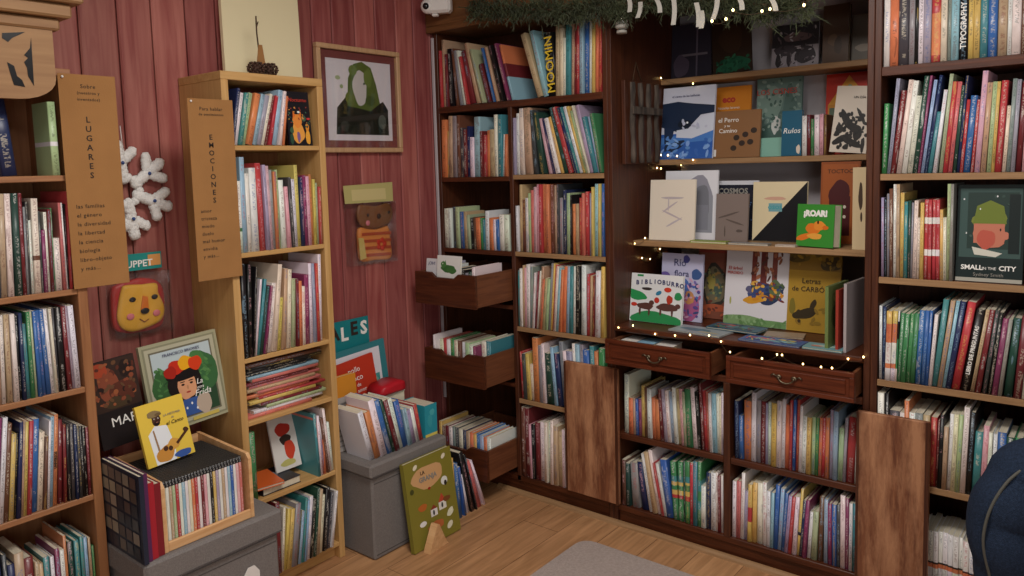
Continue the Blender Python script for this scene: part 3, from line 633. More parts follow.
row('c3', 'upper right shelf beneath drawers of '+BC, 'y', YF+.012, .42, -1.202, -.714, (725, 380, 5.486), '52 50 115 n;76 72 195 b;98 98 115 o;138 145 50 w;164 168 110 a;188 196 120 d;214 214 130 v;226 230 125 w;246 248 125 y;274 286 115 c;300 306 105 w;318 328 140 o;344 352 110 r;360 370 110 b;376 390 110 r;396 406 140 w;412 424 200 w;436 446 205 y;460 466 205 q;480 490 210 g;498 510 210 o;516 526 210 r;536 546 205 o;556 562 165 v;576 588 170 l;602 612 265 q;630 650 210 v;646 670 205 r;690 702 260 w;716 end', .2, .29)
row('c4', 'bottom right shelf of '+BC, 'y', YF+.008, .09, -1.202, -.714, (725, 460, 5.236), '25 30 110 w;44 46 110 i;66 80 70 w;84 90 165 v;104 108 125 y 35r,60y;124 136 120 y;146 150 120 w;174 172 115 w;196 200 160 w;214 224 170 l;230 245 130 b;252 272 150 l;272 292 170 b;290 318 185 v;308 334 190 r;325 350 190 w;346 364 150 y 30k,35y;360 386 210 n;376 402 205 m;395 412 270 w;414 430 265 q;442 456 190 u;466 468 200 l;486 486 220 m;506 506 225 b;530 530 225 f;548 552 130 w;574 576 190 m;592 600 220 w;610 614 220 t;630 636 215 s;646 end', .2, .29)
row('r1', 'top shelf of '+BR, 'y', YF, 1.90, -.664, -.195, (875, 0, 6.872), '50 50 -60 w;92 92 -30 o;155 155 -60 f;225 225 -40 a;266 266 -70 k;288 288 -30 w;326 326 -40 v;380 380 -50 r 10o,70r;445 445 -20 c;490 490 -30 a;515 515 -40 l;570 570 -60 k;632 632 -30 y;668 668 -30 y;714 714 -60 t;770 770 -40 b;835 835 -40 s;905 905 -30 w;935 935 -50 w;1000 1000 -60 u;1030 1030 -40 e;1048 end', .2, .40, tilt0=0)
row('r2', 'second shelf of '+BR, 'y', YF, 1.541, -.664, -.195, (875, 60, 5.007), '30 35 220 g;56 122 55 v;76 135 155 d;104 170 100 c;130 192 105 w;158 208 180 c;186 245 80 e;214 278 60 m;228 300 100 l;246 326 60 n;264 318 260 t;286 345 150 w;306 358 30 q;326 380 110 r;352 405 110 i;374 420 130 e;392 435 80 n;408 450 200 r;426 466 180 b;462 498 200 r;478 522 40 p;508 548 115 s;536 570 110 q;560 590 110 y;578 622 105 r;614 642 230 c;636 672 95 a;660 694 100 v;682 726 110 d;714 742 110 p;738 762 240 e;764 790 150 r;800 830 150 w;830 end', .2, .33)
row('r3', 'third shelf of '+BR, 'y', YF, 1.187, -.664, -.445, (875, 170, 5.007), '15 15 140 v;30 34 150 k;46 46 120 a;62 62 95 u;80 84 60 w;98 103 60 s;116 120 115 y;138 146 160 t;158 166 155 e;174 184 165 a;186 202 155 c;208 216 240 c;224 230 165 y;244 254 150 r 30w,38r,70w,78r;266 272 150 r 30w,38r,70w,78r;286 290 150 r 30w,38r,70w,78r;306 310 150 r 30w,38r,70w,78r;328 330 200 y;345 346 240 c;364 376 40 q;384 396 55 a;400 end', .2, .33)
row('r4', 'fourth shelf of '+BR, 'y', YF, .826, -.664, -.195, (875, 280, 4.8), '10 12 125 w;25 30 130 n;44 58 150 w 18o,25w,55o,82y;74 88 150 w 18o,25w,55o,82y;100 118 150 w 18g,60k,85w;108 132 160 g;130 155 165 g;156 180 165 g;180 206 165 g;206 232 150 b;238 260 150 b;262 286 150 b;278 310 170 w;298 366 50 t;330 410 40 s;356 436 50 l;376 462 60 n;406 500 60 r;452 534 150 k;498 575 150 s;520 598 150 d;550 615 150 f;574 632 160 k;598 658 190 m;630 690 195 a;652 700 190 e;700 745 180 d;745 790 180 w;790 end', .2, .31)
row('r5', 'fifth shelf of '+BR, 'y', YF, .479, -.664, -.195, (875, 385, 5.007), '2 5 20 w;35 40 20 k;55 70 130 f;110 112 140 w;135 142 80 o;160 166 140 w;192 196 140 a;232 236 150 s;268 280 165 r;300 316 180 d;312 330 150 k;334 350 210 s;358 380 150 w;380 402 150 c;405 430 150 q;428 458 115 w;458 482 140 k;488 516 240 t;530 555 210 p;560 576 240 w;580 600 250 w;604 612 240 b;650 662 265 e;694 702 270 g;740 750 260 u;790 end', .2, .31)
row('r6', 'bottom shelf of '+BR, 'y', YF+.03, .10, -.664, -.195, (850, 480, 5.885), '395 395 290 w;430 430 300 w 38o,45k,48w;455 455 300 w 38o,45k,48w;490 490 305 w 38o,45k,48w;520 520 310 w 38o,45k,48w;545 545 315 w 38o,45k,48w;575 575 325 w 38o,45k,48w;605 605 335 w 38o,45k,48w;640 640 345 w 38o,45k,48w;665 665 365 w 38o,45k,48w;700 700 385 w 38o,45k,48w;730 730 420 o;765 765 440 o;800 end', .2, .3, tilt0=0)
row('x2', 'on lid of grey box by right drawers', 'x', -2.385, .41, 1.93, 2.38, (330, 370, 5.76), '225 150 265 w;255 190 260 o;285 208 190 w;320 236 195 b;346 268 190 e;362 288 190 d;386 312 190 w;412 358 195 b;440 400 240 l;462 428 250 v;486 442 240 w;506 468 215 r;524 end', .15, .36)
row('fl', 'standing on floor behind green farm book', 'x', -2.335, 0, 2.392, 2.597, (395, 440, 4.61), '262 240 100 y;290 265 120 b;318 290 130 b;336 295 180 w;356 305 60 k;386 325 70 k;398 345 100 i;424 352 105 w;440 end', .16, .36)
# file drawers of the corner bookcase: spines towards the room, tops showing above the rim
def drawer_row(key, where, u0, y0, z, spec, depth=.2):
    u = u0; es = [e.split() for e in spec.split(';')]
    for i, e in enumerate(es):
        t, hh = float(e[0])/1000, float(e[1])/1000; dy = float(e[3])/1000 if len(e) > 3 else 0
        M = basis((u, y0+dy, z+.001), (1, 0, 0), (0, 1, 0), (0, 0, 1)); add_book(M, t, hh, depth, jitter(PC(e[2])), e[2], None, key, where, i, len(es)); u += t+.0012
drawer_row('d1', 'in topmost pulled-out drawer', -2.66, 2.63, .978, '30 150 w;22 158 v;18 145 w;26 120 k;30 135 f;24 125 k;20 130 u;26 110 w;24 142 k;18 128 a;22 135 e;18 158 w')
drawer_row('d2', 'in middle pulled-out drawer', -2.66, 2.66, .593, '14 190 w -30;24 165 c;20 172 r;26 168 w;22 176 g;24 170 c;18 172 u;28 165 w 10;26 168 q;22 160 w;18 155 m;30 176 c 40;28 180 t 40')
drawer_row('d3', 'in lowest pulled-out drawer', -2.67, 2.66, .145, '18 190 y;24 170 u;20 176 d;24 172 w;18 178 a;22 180 f;26 175 c;20 176 n;24 170 s;22 172 o;20 168 y;18 176 b;24 170 l;20 165 o;24 168 w')
#PART3
MT['darkpages'] = simple('dark_page_edges', '2A2725', .8, .3, 6, .3, 300, stretch=(1, 40, 1))
# ------------------------------------------------------------------ storage boxes and the crate
def fabric_box(name, label, x0, x1, y0, y1, zb, zl, ov=.014):
    r = empty(name, ((x0+x1)/2, (y0+y1)/2, 0), label, 'storage box', 'grey fabric storage boxes with lids'); P = r.location
    def body(b):
        b.box(x0-P.x, y0-P.y, .001, x1-P.x, y1-P.y, zb, MT['fabric'], bev=.008)
        for z in (.02, zb-.03): b.box(x1-P.x, y0-P.y+.01, z, x1-P.x+.0012, y1-P.y-.01, z+.004, MT['fabricd'])
    one('body', body, r)
    def lid(b):
        b.box(x0-P.x, y0-P.y-ov, zb+.0005, x1-P.x+ov, y1-P.y+ov, zl, MT['fabric'], bev=.009)
        b.box(x1+ov-P.x, y0-P.y-ov+.008, zb+.006, x1+ov-P.x+.0015, y1-P.y+ov-.008, zb+.011, MT['fabricd'])
    one('lid', lid, r); return r
fabric_box('storage_box', 'grey fabric storage box with lid carrying the wooden crate of thin books', -2.78, -2.275, 1.004, 1.458, .352, .436)
fabric_box('storage_box', 'grey fabric storage box with lid behind the green farm book', -2.78, -2.36, 1.955, 2.372, .352, .41)
one('paper_tag', lambda b: b.prism([(-.03, 0), (.03, 0), (.03, .03), (.012, .055), (-.012, .055), (-.03, .03)], 0, .002, MT['white']), None, basis((-2.269, 1.345, .222), (0, 1, 0), (-1, 0, 0), (0, 0, 1)))
tag(bpy.data.objects['paper_tag'], 'small pale paper tag on the front of the grey box below the crate', 'tag')

cr = empty('book_crate', (-2.45, 1.225, .437), 'light wooden crate with open front, on the grey storage box beside leftmost bookcase', 'crate')
cr0 = cr.location
def cpanel(y0, y1):
    def f(b): b.prism([(-2.285-cr0.x, 0), (-2.285-cr0.x, .205), (-2.30-cr0.x, .222), (-2.60-cr0.x, .232), (-2.62-cr0.x, .232), (-2.62-cr0.x, 0)], y0-cr0.y, y1-cr0.y, MT['crate'])
    return one('end_panel', f, cr)
cpanel(1.0665, 1.0785); cpanel(1.366, 1.378)
one('front_lip', lambda b: b.box(-2.296-cr0.x, 1.079-cr0.y, 0, -2.284-cr0.x, 1.3655-cr0.y, .03, MT['crate'], bev=.002), cr)
one('base_board', lambda b: b.box(-2.607-cr0.x, 1.079-cr0.y, 0, -2.297-cr0.x, 1.3655-cr0.y, .010, MT['crate']), cr)
one('back_panel', lambda b: b.box(-2.619-cr0.x, 1.079-cr0.y, 0, -2.608-cr0.x, 1.3655-cr0.y, .228, MT['crate']), cr)
seq = 'c w s q r w l w c o r w d p w k y v w s w l b w p i'.split()
for i, ck in enumerate(seq):
    t = .0097; y = 1.0805+i*.0105; c = PC(ck)
    M = basis((-2.305, y, .4475), (0, 1, 0), (-1, 0, 0), (0, 0, 1)); b = MB()
    cover_geo(b, t, .206, .26, PC('k'), PC('w'), .3, None, False, [(.035, jitter(c, .06)), (.90, PC('k'))])
    o = b.build('slim_book', None, M); p = MB(); pages_geo(p, t, .206, .26, .0008, .0016, None, False, MT['darkpages']); p.build('pages', o)
    n = len(seq); sd = f"{ordinal(i+1)} from left" if i < n/2 else f"{ordinal(n-i)} from right"
    tag(o, f"slim black-topped book with {NAME[ck]} spine, {sd} in the wooden crate", 'book', 'matching slim books in the crate')
def bigbook(y, t, h, d, ck, label, ops=(), x=-2.29, hard=True):
    M = basis((x-d, y, .437), (1, 0, 0), (0, 1, 0), (0, 0, 1)); return flatbook('picture_book', M, d, h, t, ck, label, ops=ops, spine='right')
qs = []
for i in range(5):
    for j in range(6): qs.append(('r', .06+i*.18, .04+j*.158, .06+i*.18+.15, .04+j*.158+.13, random.choice(['6E6258', '8A7E70', '4C4A4C', '35353C', '9A8C7A', '5A4A44'])))
bigbook(.9925, .014, .275, .265, '252A3A', 'large dark book with a grid of grey photos, against left end of the crate', qs, -2.262)
bigbook(1.0085, .014, .275, .25, '5A2A52', 'purple-edged tall book just behind the photo-grid book by the crate', (), -2.272)
bigbook(1.0235, .019, .24, .24, 'A62430', 'bright red hardback between purple book and crate end', (), -2.277)
bigbook(1.0435, .021, .23, .24, '7E2028', 'dark red hardback touching the left end of the crate', (), -2.281)

# picture books above the crate
MIX = 'x'
faceout('picture_book', 'x', -2.60, .70, 104, 150, 360, R_(7), .016, '231D1E', 'black book titled MAR with reddish photo, leaning beside leftmost bookcase',
        [('r', 0, .42, 1, 1, '3A2A24'), ('e', .35, .72, .22, .2, '8A4A34'), ('e', .65, .62, .3, .12, '5E3226'), ('e', .2, .9, .2, .08, 'A8482E'), ('e', .78, .86, .16, .1, '2A1E1C'), ('e', .5, .5, .3, .07, '4A3A2A'), ('s', .05, .45, .95, .97, 60, .05, ['8A4A34', '5E3226', '2A1E1C', '9A5A3A', '6A4A34'])],
        [('MAR', .55, .28, .15, 'inkw')], roll=R_(-4))
faceout('picture_book', 'x', -2.585, .702, 155, 231, 340, R_(8), .018, 'A3A184', 'silver-bordered picture book of a woman in flower crown, leaning behind the crate',
        [('r', .03, .03, .97, .97, '8A8870'), ('r', .055, .05, .945, .95, 'B5B298'), ('r', .1, .09, .9, .91, '6E6A58'), ('r', .12, .11, .88, .89, 'B8C8CC'), ('r', .12, .11, .88, .6, '2E4A34'),
         ('e', .75, .55, .18, .25, '3C6A40'), ('e', .2, .5, .12, .2, '3A6238'), ('s', .15, .4, .85, .72, 70, .035, ['3A6238', '4A7A44', '2A4A2E', '5A8A50']), ('e', .68, .72, .1, .1, '4A7A44'), ('e', .48, .5, .22, .24, '1E1818'), ('e', .5, .46, .12, .17, 'D8A078'), ('e', .45, .47, .022, .012, '2A1A16'), ('e', .56, .47, .022, .012, '2A1A16'), ('e', .505, .43, .012, .025, 'C08A64'), ('e', .505, .375, .03, .01, 'A83A30'), ('e', .45, .5, .035, .006, '2A1A16'), ('e', .56, .5, .035, .006, '2A1A16'),
         ('e', .47, .585, .2, .07, '1A1416'), ('p', [(.38, .11), (.42, .3), (.6, .3), (.74, .11)], '3A5A9A'), ('e', .68, .2, .1, .12, 'B8A898'), ('e', .4, .68, .11, .08, 'C8321E'), ('e', .53, .71, .1, .08, 'E8A822'), ('e', .65, .68, .09, .08, 'D2401E'), ('e', .32, .64, .08, .07, 'A8281C'),
         ('e', .45, .2, .012, .015, 'E8E8E8'), ('e', .52, .24, .012, .015, 'E8E8E8'), ('e', .58, .17, .012, .015, 'E8E8E8'), ('r', .5, .04, .85, .08, 'C8B45A')],
        [('La', .66, .46, .085, 'inkw', dict(shear=.3)), ('otra', .66, .395, .05, 'inkw', dict(shear=.3)), ('Frida', .68, .33, .1, 'inkw', dict(shear=.3)), ('FRANCISCO BRIONES', .5, .845, .045, 'inkn')], roll=R_(-3))
faceout('picture_book', 'x', -2.43, .657, 149, 196, 402, R_(14), .014, 'E3C24A', 'yellow picture book with a guitar player in cap and braces, on the crate',
        [('p', [(.18, .0), (.14, .5), (.3, .62), (.55, .58), (.62, .25), (.6, 0)], 'E8E6EA'), ('e', .36, .72, .09, .11, '4A2E22'), ('e', .37, .655, .06, .04, '1E1512'), ('e', .375, .67, .03, .01, '8A5A4A'), ('e', .33, .73, .014, .012, 'E8E2DA'), ('e', .41, .73, .014, .012, 'E8E2DA'), ('e', .335, .73, .007, .008, '1A1210'), ('e', .412, .73, .007, .008, '1A1210'), ('e', .375, .70, .016, .018, '3A221A'), ('e', .33, .81, .14, .055, '8A7450'), ('e', .42, .79, .07, .025, '6E5A3C'), ('p', [(.27, .2), (.24, .55), (.27, .56), (.31, .2)], '9A7A5A'),
         ('e', .4, .14, .2, .12, 'C98A3E', .4), ('e', .6, .25, .14, .09, 'D09A48', .4), ('p', [(.65, .26), (.95, .44), (.97, .4), (.68, .22)], '4A2E1E'), ('e', .52, .2, .045, .04, '4A2E1E'), ('e', .9, .42, .05, .035, '4A2E22'), ('e', .42, .22, .05, .04, '4A2E22'), ('e', .75, .06, .18, .06, '3A5A9A')],
        [('el Canto', .72, .6, .085, 'ink', dict(shear=.3)), ('LA HISTORIA', .7, .74, .05, 'inkg'), ('de', .7, .68, .045, 'inkg')], roll=R_(-3))

# ------------------------------------------------------------------ narrow bookcase extras
faceout('picture_book', 'x', -2.52, 1.704, 290, 313, 92, R_(5), .010, '1C1A20', 'dark picture book with orange foxes, face out on top shelf of narrow bookcase',
        [('e', .42, .24, .26, .2, 'E09A48'), ('e', .42, .46, .2, .13, 'E0873C'), ('p', [(.24, .5), (.26, .64), (.36, .56)], 'D8702E'), ('p', [(.5, .56), (.6, .64), (.6, .5)], 'D8702E'), ('e', .42, .16, .07, .1, '7A5A8A'), ('e', .82, .16, .1, .14, 'E0A03C'), ('e', .82, .34, .08, .07, 'D88A34'), ('e', .15, .28, .08, .06, '3C5A44'), ('e', .7, .5, .1, .05, '4A5E4A'), ('e', .9, .5, .08, .02, 'C83A3A'), ('e', .5, .62, .06, .02, 'D8E0E0'), ('e', .12, .12, .08, .1, '2E4A3A'), ('s', .03, .3, .97, .75, 40, .03, ['3C5A44', '8A3A34', '4A6A58', 'C88A44', '2E3A3A'])],
        [('Nocturno', .48, .84, .1, 'inkr', dict(shear=.2))])
def stack():
    cols = 'a39a:86'.split(':')
    spec = [('i', .013), ('w', .012), ('q', .012), ('d', .011), ('y', .014), ('r', .009), ('o', .012), ('i', .010), ('s', .011), ('i', .010), ('d', .013), ('i', .012), ('l', .010), ('k', .011), ('k', .011), ('k', .012), ('u', .014)]
    z = .6885
    for i, (ck, t) in enumerate(spec):
        L = random.uniform(.27, .335); y0 = 1.512+random.uniform(0, .365-L-.004); sb = random.uniform(.005, .03)
        if ck == 'l': y0 = 1.53; L = .318
        M = basis((-2.512-sb, y0, z+t), (0, 0, -1), (-1, 0, 0), (0, 1, 0))
        o_ = M; BOOKS.append(dict(M=M, t=t, h=L, d=.2, col=jitter(PC(ck)), ck=ck, ink=ink_for(PC(ck)), seed=random.random(), hard=i % 2 == 0, bands=None, key='b4', where='in flat stack on narrow pine bookcase', i=len(spec)-1-i, n=len(spec), area=900,
             form=f"{NAME[ck]} book, {ordinal(i+1)} from bottom", stackpos=True)); z += t+.0006
stack()
M = basis((-2.512, 1.512, .3785), (0, 1, 0), (-1, 0, 0), (0, 0, 1))
add_book(M, .024, .262, .2, PC('g'), 'g', None, 'b5', 'fifth shelf', 0, 2, True, 2000); BOOKS[-1].update(form='glossy green hardback standing alone', where='at left end of fifth shelf of narrow pine bookcase', stackpos=True)
lying('picture_book', -2.60, 1.645, .3785, .17, .16, .03, R_(90), '24232E', 'dark thick book lying flat beside the glossy green hardback', [('e', .4, .5, .3, .2, '5A5A66'), ('e', .6, .6, .2, .12, '8A8A90')])
faceout('picture_book', 'x', -2.60, .409, 277, 302, 417, R_(14), .008, 'D9D4CE', 'pale picture book with red flower figure leaning inside fifth shelf of narrow bookcase', [('e', .5, .75, .3, .12, 'B03022'), ('e', .55, .55, .22, .1, '3A2A24'), ('e', .65, .35, .2, .18, 'C8452C'), ('e', .5, .12, .3, .06, 'B8B46A')])
lying('picture_book', -2.585, 1.60, .409, .11, .16, .012, R_(80), 'D4622C', 'small orange paperback resting on the dark flat book')

# things on top of the narrow bookcase
faceout('canvas_panel', 'x', -2.72, 1.9665, 226, 303, -35, R_(5), .018, 'E9DDB6', 'plain cream canvas panel leaning on the wall atop narrow bookcase', roll=R_(2.5))
bpy.data.objects['canvas_panel']['category'] = 'canvas'
pc = empty('pine_cone_ornament', (-2.60, 1.70, 1.9665), 'dried twig ornament with two brown pine cones atop narrow bookcase', 'ornament')
P = onx(262, 60, -2.60); pc.location = (P.x, P.y, 1.9665)
for dy in (-.028, .03):
    def cone(b, dy=dy):
        for k in range(7):
            z = .008+k*.0075; r = .026*math.sin(math.pi*(k+1.2)/9)+.004
            for j in range(9): a = 2*math.pi*(j+.5*(k % 2))/9; b.ball((r*math.cos(a), dy+r*math.sin(a), z), (.006, .006, .004), MT['cone'], 6, 4)
        b.ball((0, dy, .03), (.018, .018, .028), MT['cone'], 8, 6)
    one('pine_cone', cone, pc)
one('stem', lambda b: (b.tube([(-.012, 0, .056), (-.02, .002, .10), (-.022, -.002, .17), (-.026, .001, .235)], .003, MT['twig'], 5), b.tube([(-.022, -.002, .19), (-.024, .008, .215)], .002, MT['twig'], 5)), pc)
one('paper_tag', lambda b: b.prism([(-.018, .05), (.02, .05), (.01, .125), (-.006, .125)], -.010, -.008, MT['kraft'], plane='yz'), pc)

# ------------------------------------------------------------------ wall signs
def sign(name, px, py0, py1, X, label, head, word, lines, y0, y1, z0, z1):
    M = basis((X, y0, z0), (0, 1, 0), (-1, 0, 0), (0, 0, 1)); w, h = y1-y0, z1-z0
    def f(b):
        n = 8
        for k in range(n):
            a0, a1 = k/n, (k+1)/n; c0, c1 = .006*math.sin(math.pi*a0), .006*math.sin(math.pi*a1)
            b.prism([(0, a0*h), (w, a0*h), (w, a1*h), (0, a1*h)], 0, .002, MT['kraft'])
    o = one(name, lambda b: b.box(0, 0, 0, w, .0022, h, MT['kraft'], bev=.0006), None, M); tag(o, label, 'sign', 'brown card signs hung beside the bookcases')
    for i, s in enumerate(head): text('lettering', o, s, w*.5, h*(.945-.03*i), .017 if i == 0 else .013, 'ink', -.0006, spacing=1.1)
    for i, ch in enumerate(word): text('lettering', o, ch, w*.46, h*(.79-.0435*i), .025, 'ink', -.0006, bold=.0004)
    for i, s in enumerate(lines): text('lettering', o, s, w*.14, h*(.385-.042*i), .017, 'ink', -.0006, align='LEFT', spacing=1.12)
    one('pin', lambda b: b.ball((.012, -.003, h-.01), .004, MT['white'], 8, 6), o)
    return o
a = onx(57, 72, -2.488); c = onx(126, 285, -2.488)
sign('card_sign', 0, 0, 0, -2.488, 'brown card sign reading LUGARES hung on leftmost bookcase', ['Sobre', '(nuestros y', 'inventados)'], 'LUGARES', ['las familias', 'el género', 'la diversidad', 'la libertad', 'la ciencia', 'biología', 'libro-objeto', 'y más...'], a.y, a.y+.166, 1.265, 1.915)
a = onx(187, 100, -2.486)
sign('card_sign', 0, 0, 0, -2.486, 'brown card sign reading EMOCIONES hung on narrow pine bookcase', ['Para hablar', 'de sentimientos'], 'EMOCIONES', ['amor', 'tristeza', 'miedo', 'duelo', 'mal humor', 'envidia', 'y más...'], a.y, a.y+.168, 1.235, 1.862)

# ------------------------------------------------------------------ carved pine board crowning the leftmost bookcase
cz = empty('carved_pine_crest', (-2.44, .75, 1.9), 'carved raw pine crest with stepped moulding and leaf cut-outs atop leftmost bookcase', 'ornament'); cz0 = cz.location
p0 = onx(75, 18, -2.44); p1 = onx(56, 99, -2.44)
yr, zt, zb = p1.y, onx(40, 30, -2.44).z, p1.z-.005
def crest(b):
    pts = [(.56-cz0.y, zt-cz0.z), (.56-cz0.y, zb-cz0.z)]
    for k in range(7): a = math.pi/2*k/6; pts.append((yr-.10+.10*math.sin(a)-cz0.y, zb+.06-.06*math.cos(a)-cz0.z))
    pts.append((yr-cz0.y, zt-cz0.z)); b.prism(pts, -.012, .012, MT['rawpine'], plane='yz')
one('carved_board', crest, cz)
def mould(b):
    for k, (dz, e) in enumerate(((0, .02), (.035, .045), (.075, .07), (.12, .085))): b.box(-2.49-cz0.x, .54-cz0.y, zt+dz+.0005-cz0.z, -2.44+e-cz0.x, yr+e-cz0.y, zt+dz+(.034, .039, .044, .05)[k]-cz0.z, MT['rawpine'], bev=.006)
one('moulding', mould, cz)
def cut(b):
    q = lambda x, y: ((lambda p: (p.y-cz0.y, p.z-cz0.z))(onx(x, y, -2.4275)))
    for pts in ([(2, 33), (25, 32), (12, 38), (8, 42), (2, 38)], [(31, 38), (34, 86), (28, 76), (27, 68), (24, 62), (28, 58), (24, 55), (30, 48)], [(7, 62), (14, 66), (17, 76), (22, 80), (25, 87), (14, 85), (11, 76)]):
        b.prism([q(*p) for p in pts], .0125, .0135, MT['black'], plane='yz')
one('leaf_cutouts', cut, cz)

# ------------------------------------------------------------------ hangings on the rose boards
def wallframe(px, py): return onx(px, py, XW+.032)
def wb(P, off=.004): return basis((XW+off, P.y, P.z), (0, 1, 0), (-1, 0, 0), (0, 0, 1))
# snowflake
sc_ = wallframe(126, 191); M = wb(sc_, .03)
sf = empty('snowflake_ornament', (0, 0, 0), 'white woolly snowflake with blue beads hanging beside the LUGARES sign', 'ornament', M=M)
def flake(b):
    Rr = .158
    for k in range(6):
        a = math.pi/2+k*math.pi/3+.12; d = Vector((math.cos(a), 0, math.sin(a)))
        n = 9
        for i in range(n+1): b.ball(d*(.045+(Rr-.045)*i/n), (.021, .017, .021), MT['yarn'], 8, 6, jit=.16)
        for s_ in (-1, 1):
            e = Vector((math.cos(a+s_*.95), 0, math.sin(a+s_*.95)))
            for i in range(5): b.ball(d*.10+e*(.010+.012*i), (.019, .015, .019), MT['yarn'], 8, 6, jit=.16)
    for i in range(14): a = 2*math.pi*i/14; b.ball((.048*math.cos(a), 0, .048*math.sin(a)), (.016, .014, .016), MT['yarn'], 8, 6, jit=.15)
one('woolly_arms', flake, sf)
for k in range(6):
    a = math.pi/2+k*math.pi/3+.12; one('bead', lambda b: b.ball((.10*math.cos(a), -.020, .10*math.sin(a)), .0065, MT['bead'], 8, 6), sf)
one('hanging_thread', lambda b: b.tube([(0, 0, .15), (.002, .012, .23)], .0016, MT['white'], 5), sf)

def outline(pts, n=6):
    out = []
    for i in range(len(pts)):
        p0, p1, p2, p3 = (Vector(pts[(i+k-1) % len(pts)]) for k in range(4))
        for j in range(n):
            t = j/n; out.append(tuple(.5*((2*p1)+(p2-p0)*t+(2*p0-5*p1+4*p2-p3)*t*t+(3*p1-p0-3*p2+p3)*t**3)))
    return out
def plush(b, pts, y0, y1, col, puff=.008):
    """a soft cushion-like solid from a 2-D outline"""
    P = outline(pts); n = len(P); cx = sum(p[0] for p in P)/n; cz_ = sum(p[1] for p in P)/n
    rings = [(1, y1), (1.0, y0+puff), (.97, y0+puff*.35), (.85, y0), (.5, y0-puff*.3)]
    o = len(b.v)
    for s_, y in rings: b.addv([(cx+(x-cx)*s_, y, cz_+(z-cz_)*s_) for x, z in P])
    for r in range(len(rings)-1):
        for i in range(n): j = (i+1) % n; b.face([o+r*n+i, o+r*n+j, o+(r+1)*n+j, o+(r+1)*n+i], MT['art'], col, smooth=True)
    b.face([o+i for i in range(n)], MT['art'], col); b.face([o+(len(rings)-1)*n+i for i in range(n)], MT['art'], col)
def bag(root, x0, z0, x1, z1, d0, d1):
    def f(b):
        n = 6
        for yy, sg in ((d0, 1), (d1, -1)):
            o = len(b.v)
            for i in range(n+1):
                for j in range(n+1):
                    u, v = i/n, j/n; b.addv([(x0+(x1-x0)*u, yy+random.uniform(-.0015, .0015), z0+(z1-z0)*v)])
            for i in range(n):
                for j in range(n): b.face([o+i*(n+1)+j, o+(i+1)*(n+1)+j, o+(i+1)*(n+1)+j+1, o+i*(n+1)+j+1], MT['plastic'])
        b.box(x0, d0, z0, x0+.001, d1, z1, MT['plastic']); b.box(x1-.001, d0, z0, x1, d1, z1, MT['plastic'])
    return one('plastic_bag', f, root)
# lion puppet
P = wallframe(111, 336); M = wb(P, .042); S = lambda px, py: ((wallframe(px, py).y-P.y), wallframe(px, py).z-P.z)
lp = empty('puppet_pack', (0, 0, 0), 'yellow lion hand puppet with red mane in a bag with teal header', 'puppet', 'packed hand puppets on the rose boards', M=M)
mane = [S(*q) for q in ((111, 292), (118, 284), (128, 281), (140, 278), (155, 280), (163, 290), (164, 312), (160, 326), (140, 332), (124, 333), (113, 326))]
face = [S(*q) for q in ((119, 290), (124, 285), (140, 284), (154, 283), (156, 292), (162, 306), (160, 318), (150, 325), (132, 331), (120, 328), (115, 316))]
one('mane', lambda b: plush(b, mane, .0, .02, PC('B4302A')), lp)
one('head', lambda b: plush(b, face, -.014, -.001, PC('E8B03E')), lp)
def feat(b):
    def el(px, py, rx, ry, c, y): x, z = S(px, py); b.ball((x, y, z), (rx, .003, ry), MT['art'], 12, 6, PC(c))
    el(129, 299, .012, .009, '1E1A1A', -.018); el(151, 296, .012, .009, '1E1A1A', -.018); el(141, 310, .016, .011, '1E1A1A', -.022)
    el(127, 316, .014, .012, 'E08088', -.018); el(153, 312, .014, .012, 'E08088', -.018)
    b.prism([S(137, 310), S(145, 309), S(144, 296), S(139, 295)], -.021, -.017, MT['art'], col=PC('E07A28'))
    b.tube([(S(136, 318)[0], -.019, S(136, 318)[1]), (S(141, 321)[0], -.019, S(141, 321)[1]), (S(145, 318)[0], -.019, S(145, 318)[1])], .0016, MT['art'], 5, PC('8A3020'))
one('face_features', feat, lp)
bag(lp, S(111, 290)[0]-.012, S(140, 336)[1], S(165, 290)[0]+.006, S(140, 272)[1], -.026, .024)
h0, h1 = S(122, 272), S(160, 251)
one('header_card', lambda b: (b.box(h0[0], .004, h0[1], h1[0], .006, h1[1], MT['art'], col=PC('2C8C86')), b.box(h1[0]-.05, .0025, h0[1]+.012, h1[0]-.004, .0035, h1[1]-.008, MT['art'], col=PC('D89A5A'))), lp)
text('lettering', lp, 'PUPPET', S(136, 266)[0], S(136, 264)[1], .034, 'inkw', .002, bold=.0006)
# bear puppet
P = wallframe(345, 264); M = wb(P, .036)
bp_ = empty('puppet_pack', (0, 0, 0), 'brown bear hand puppet in orange striped shirt, bagged below the framed print', 'puppet', 'packed hand puppets on the rose boards', M=M)
hd = [S(*q) for q in ((357, 206), (364, 205), (375, 206), (386, 203), (391, 210), (389, 222), (376, 228), (362, 227), (356, 218))]
bd = [S(*q) for q in ((360, 228), (376, 229), (388, 226), (391, 243), (391, 258), (376, 260), (362, 261), (359, 245))]
one('body', lambda b: plush(b, bd, .0, .02, PC('DC8A44')), bp_)
def stripes(b):
    for k in range(4): y = 233+k*7; b.prism([S(361, y), S(390, y-2), S(390, y+1), S(361, y+3)], -.0045, -.0028, MT['art'], col=PC('B04A2A'))
    for k in range(5): a = k*1.257; x, z = S(380, 244); b.ball((x+.02*math.cos(a), -.007, z+.02*math.sin(a)), (.013, .003, .013), MT['art'], 10, 5, PC('C8321E'))
    b.prism([S(357, 238), S(362, 238), S(365, 258), S(359, 260)], -.008, -.005, MT['art'], col=PC('D0B86A'))
one('shirt_pattern', stripes, bp_)
one('head', lambda b: plush(b, hd, -.012, -.001, PC('7A4E2C')), bp_)
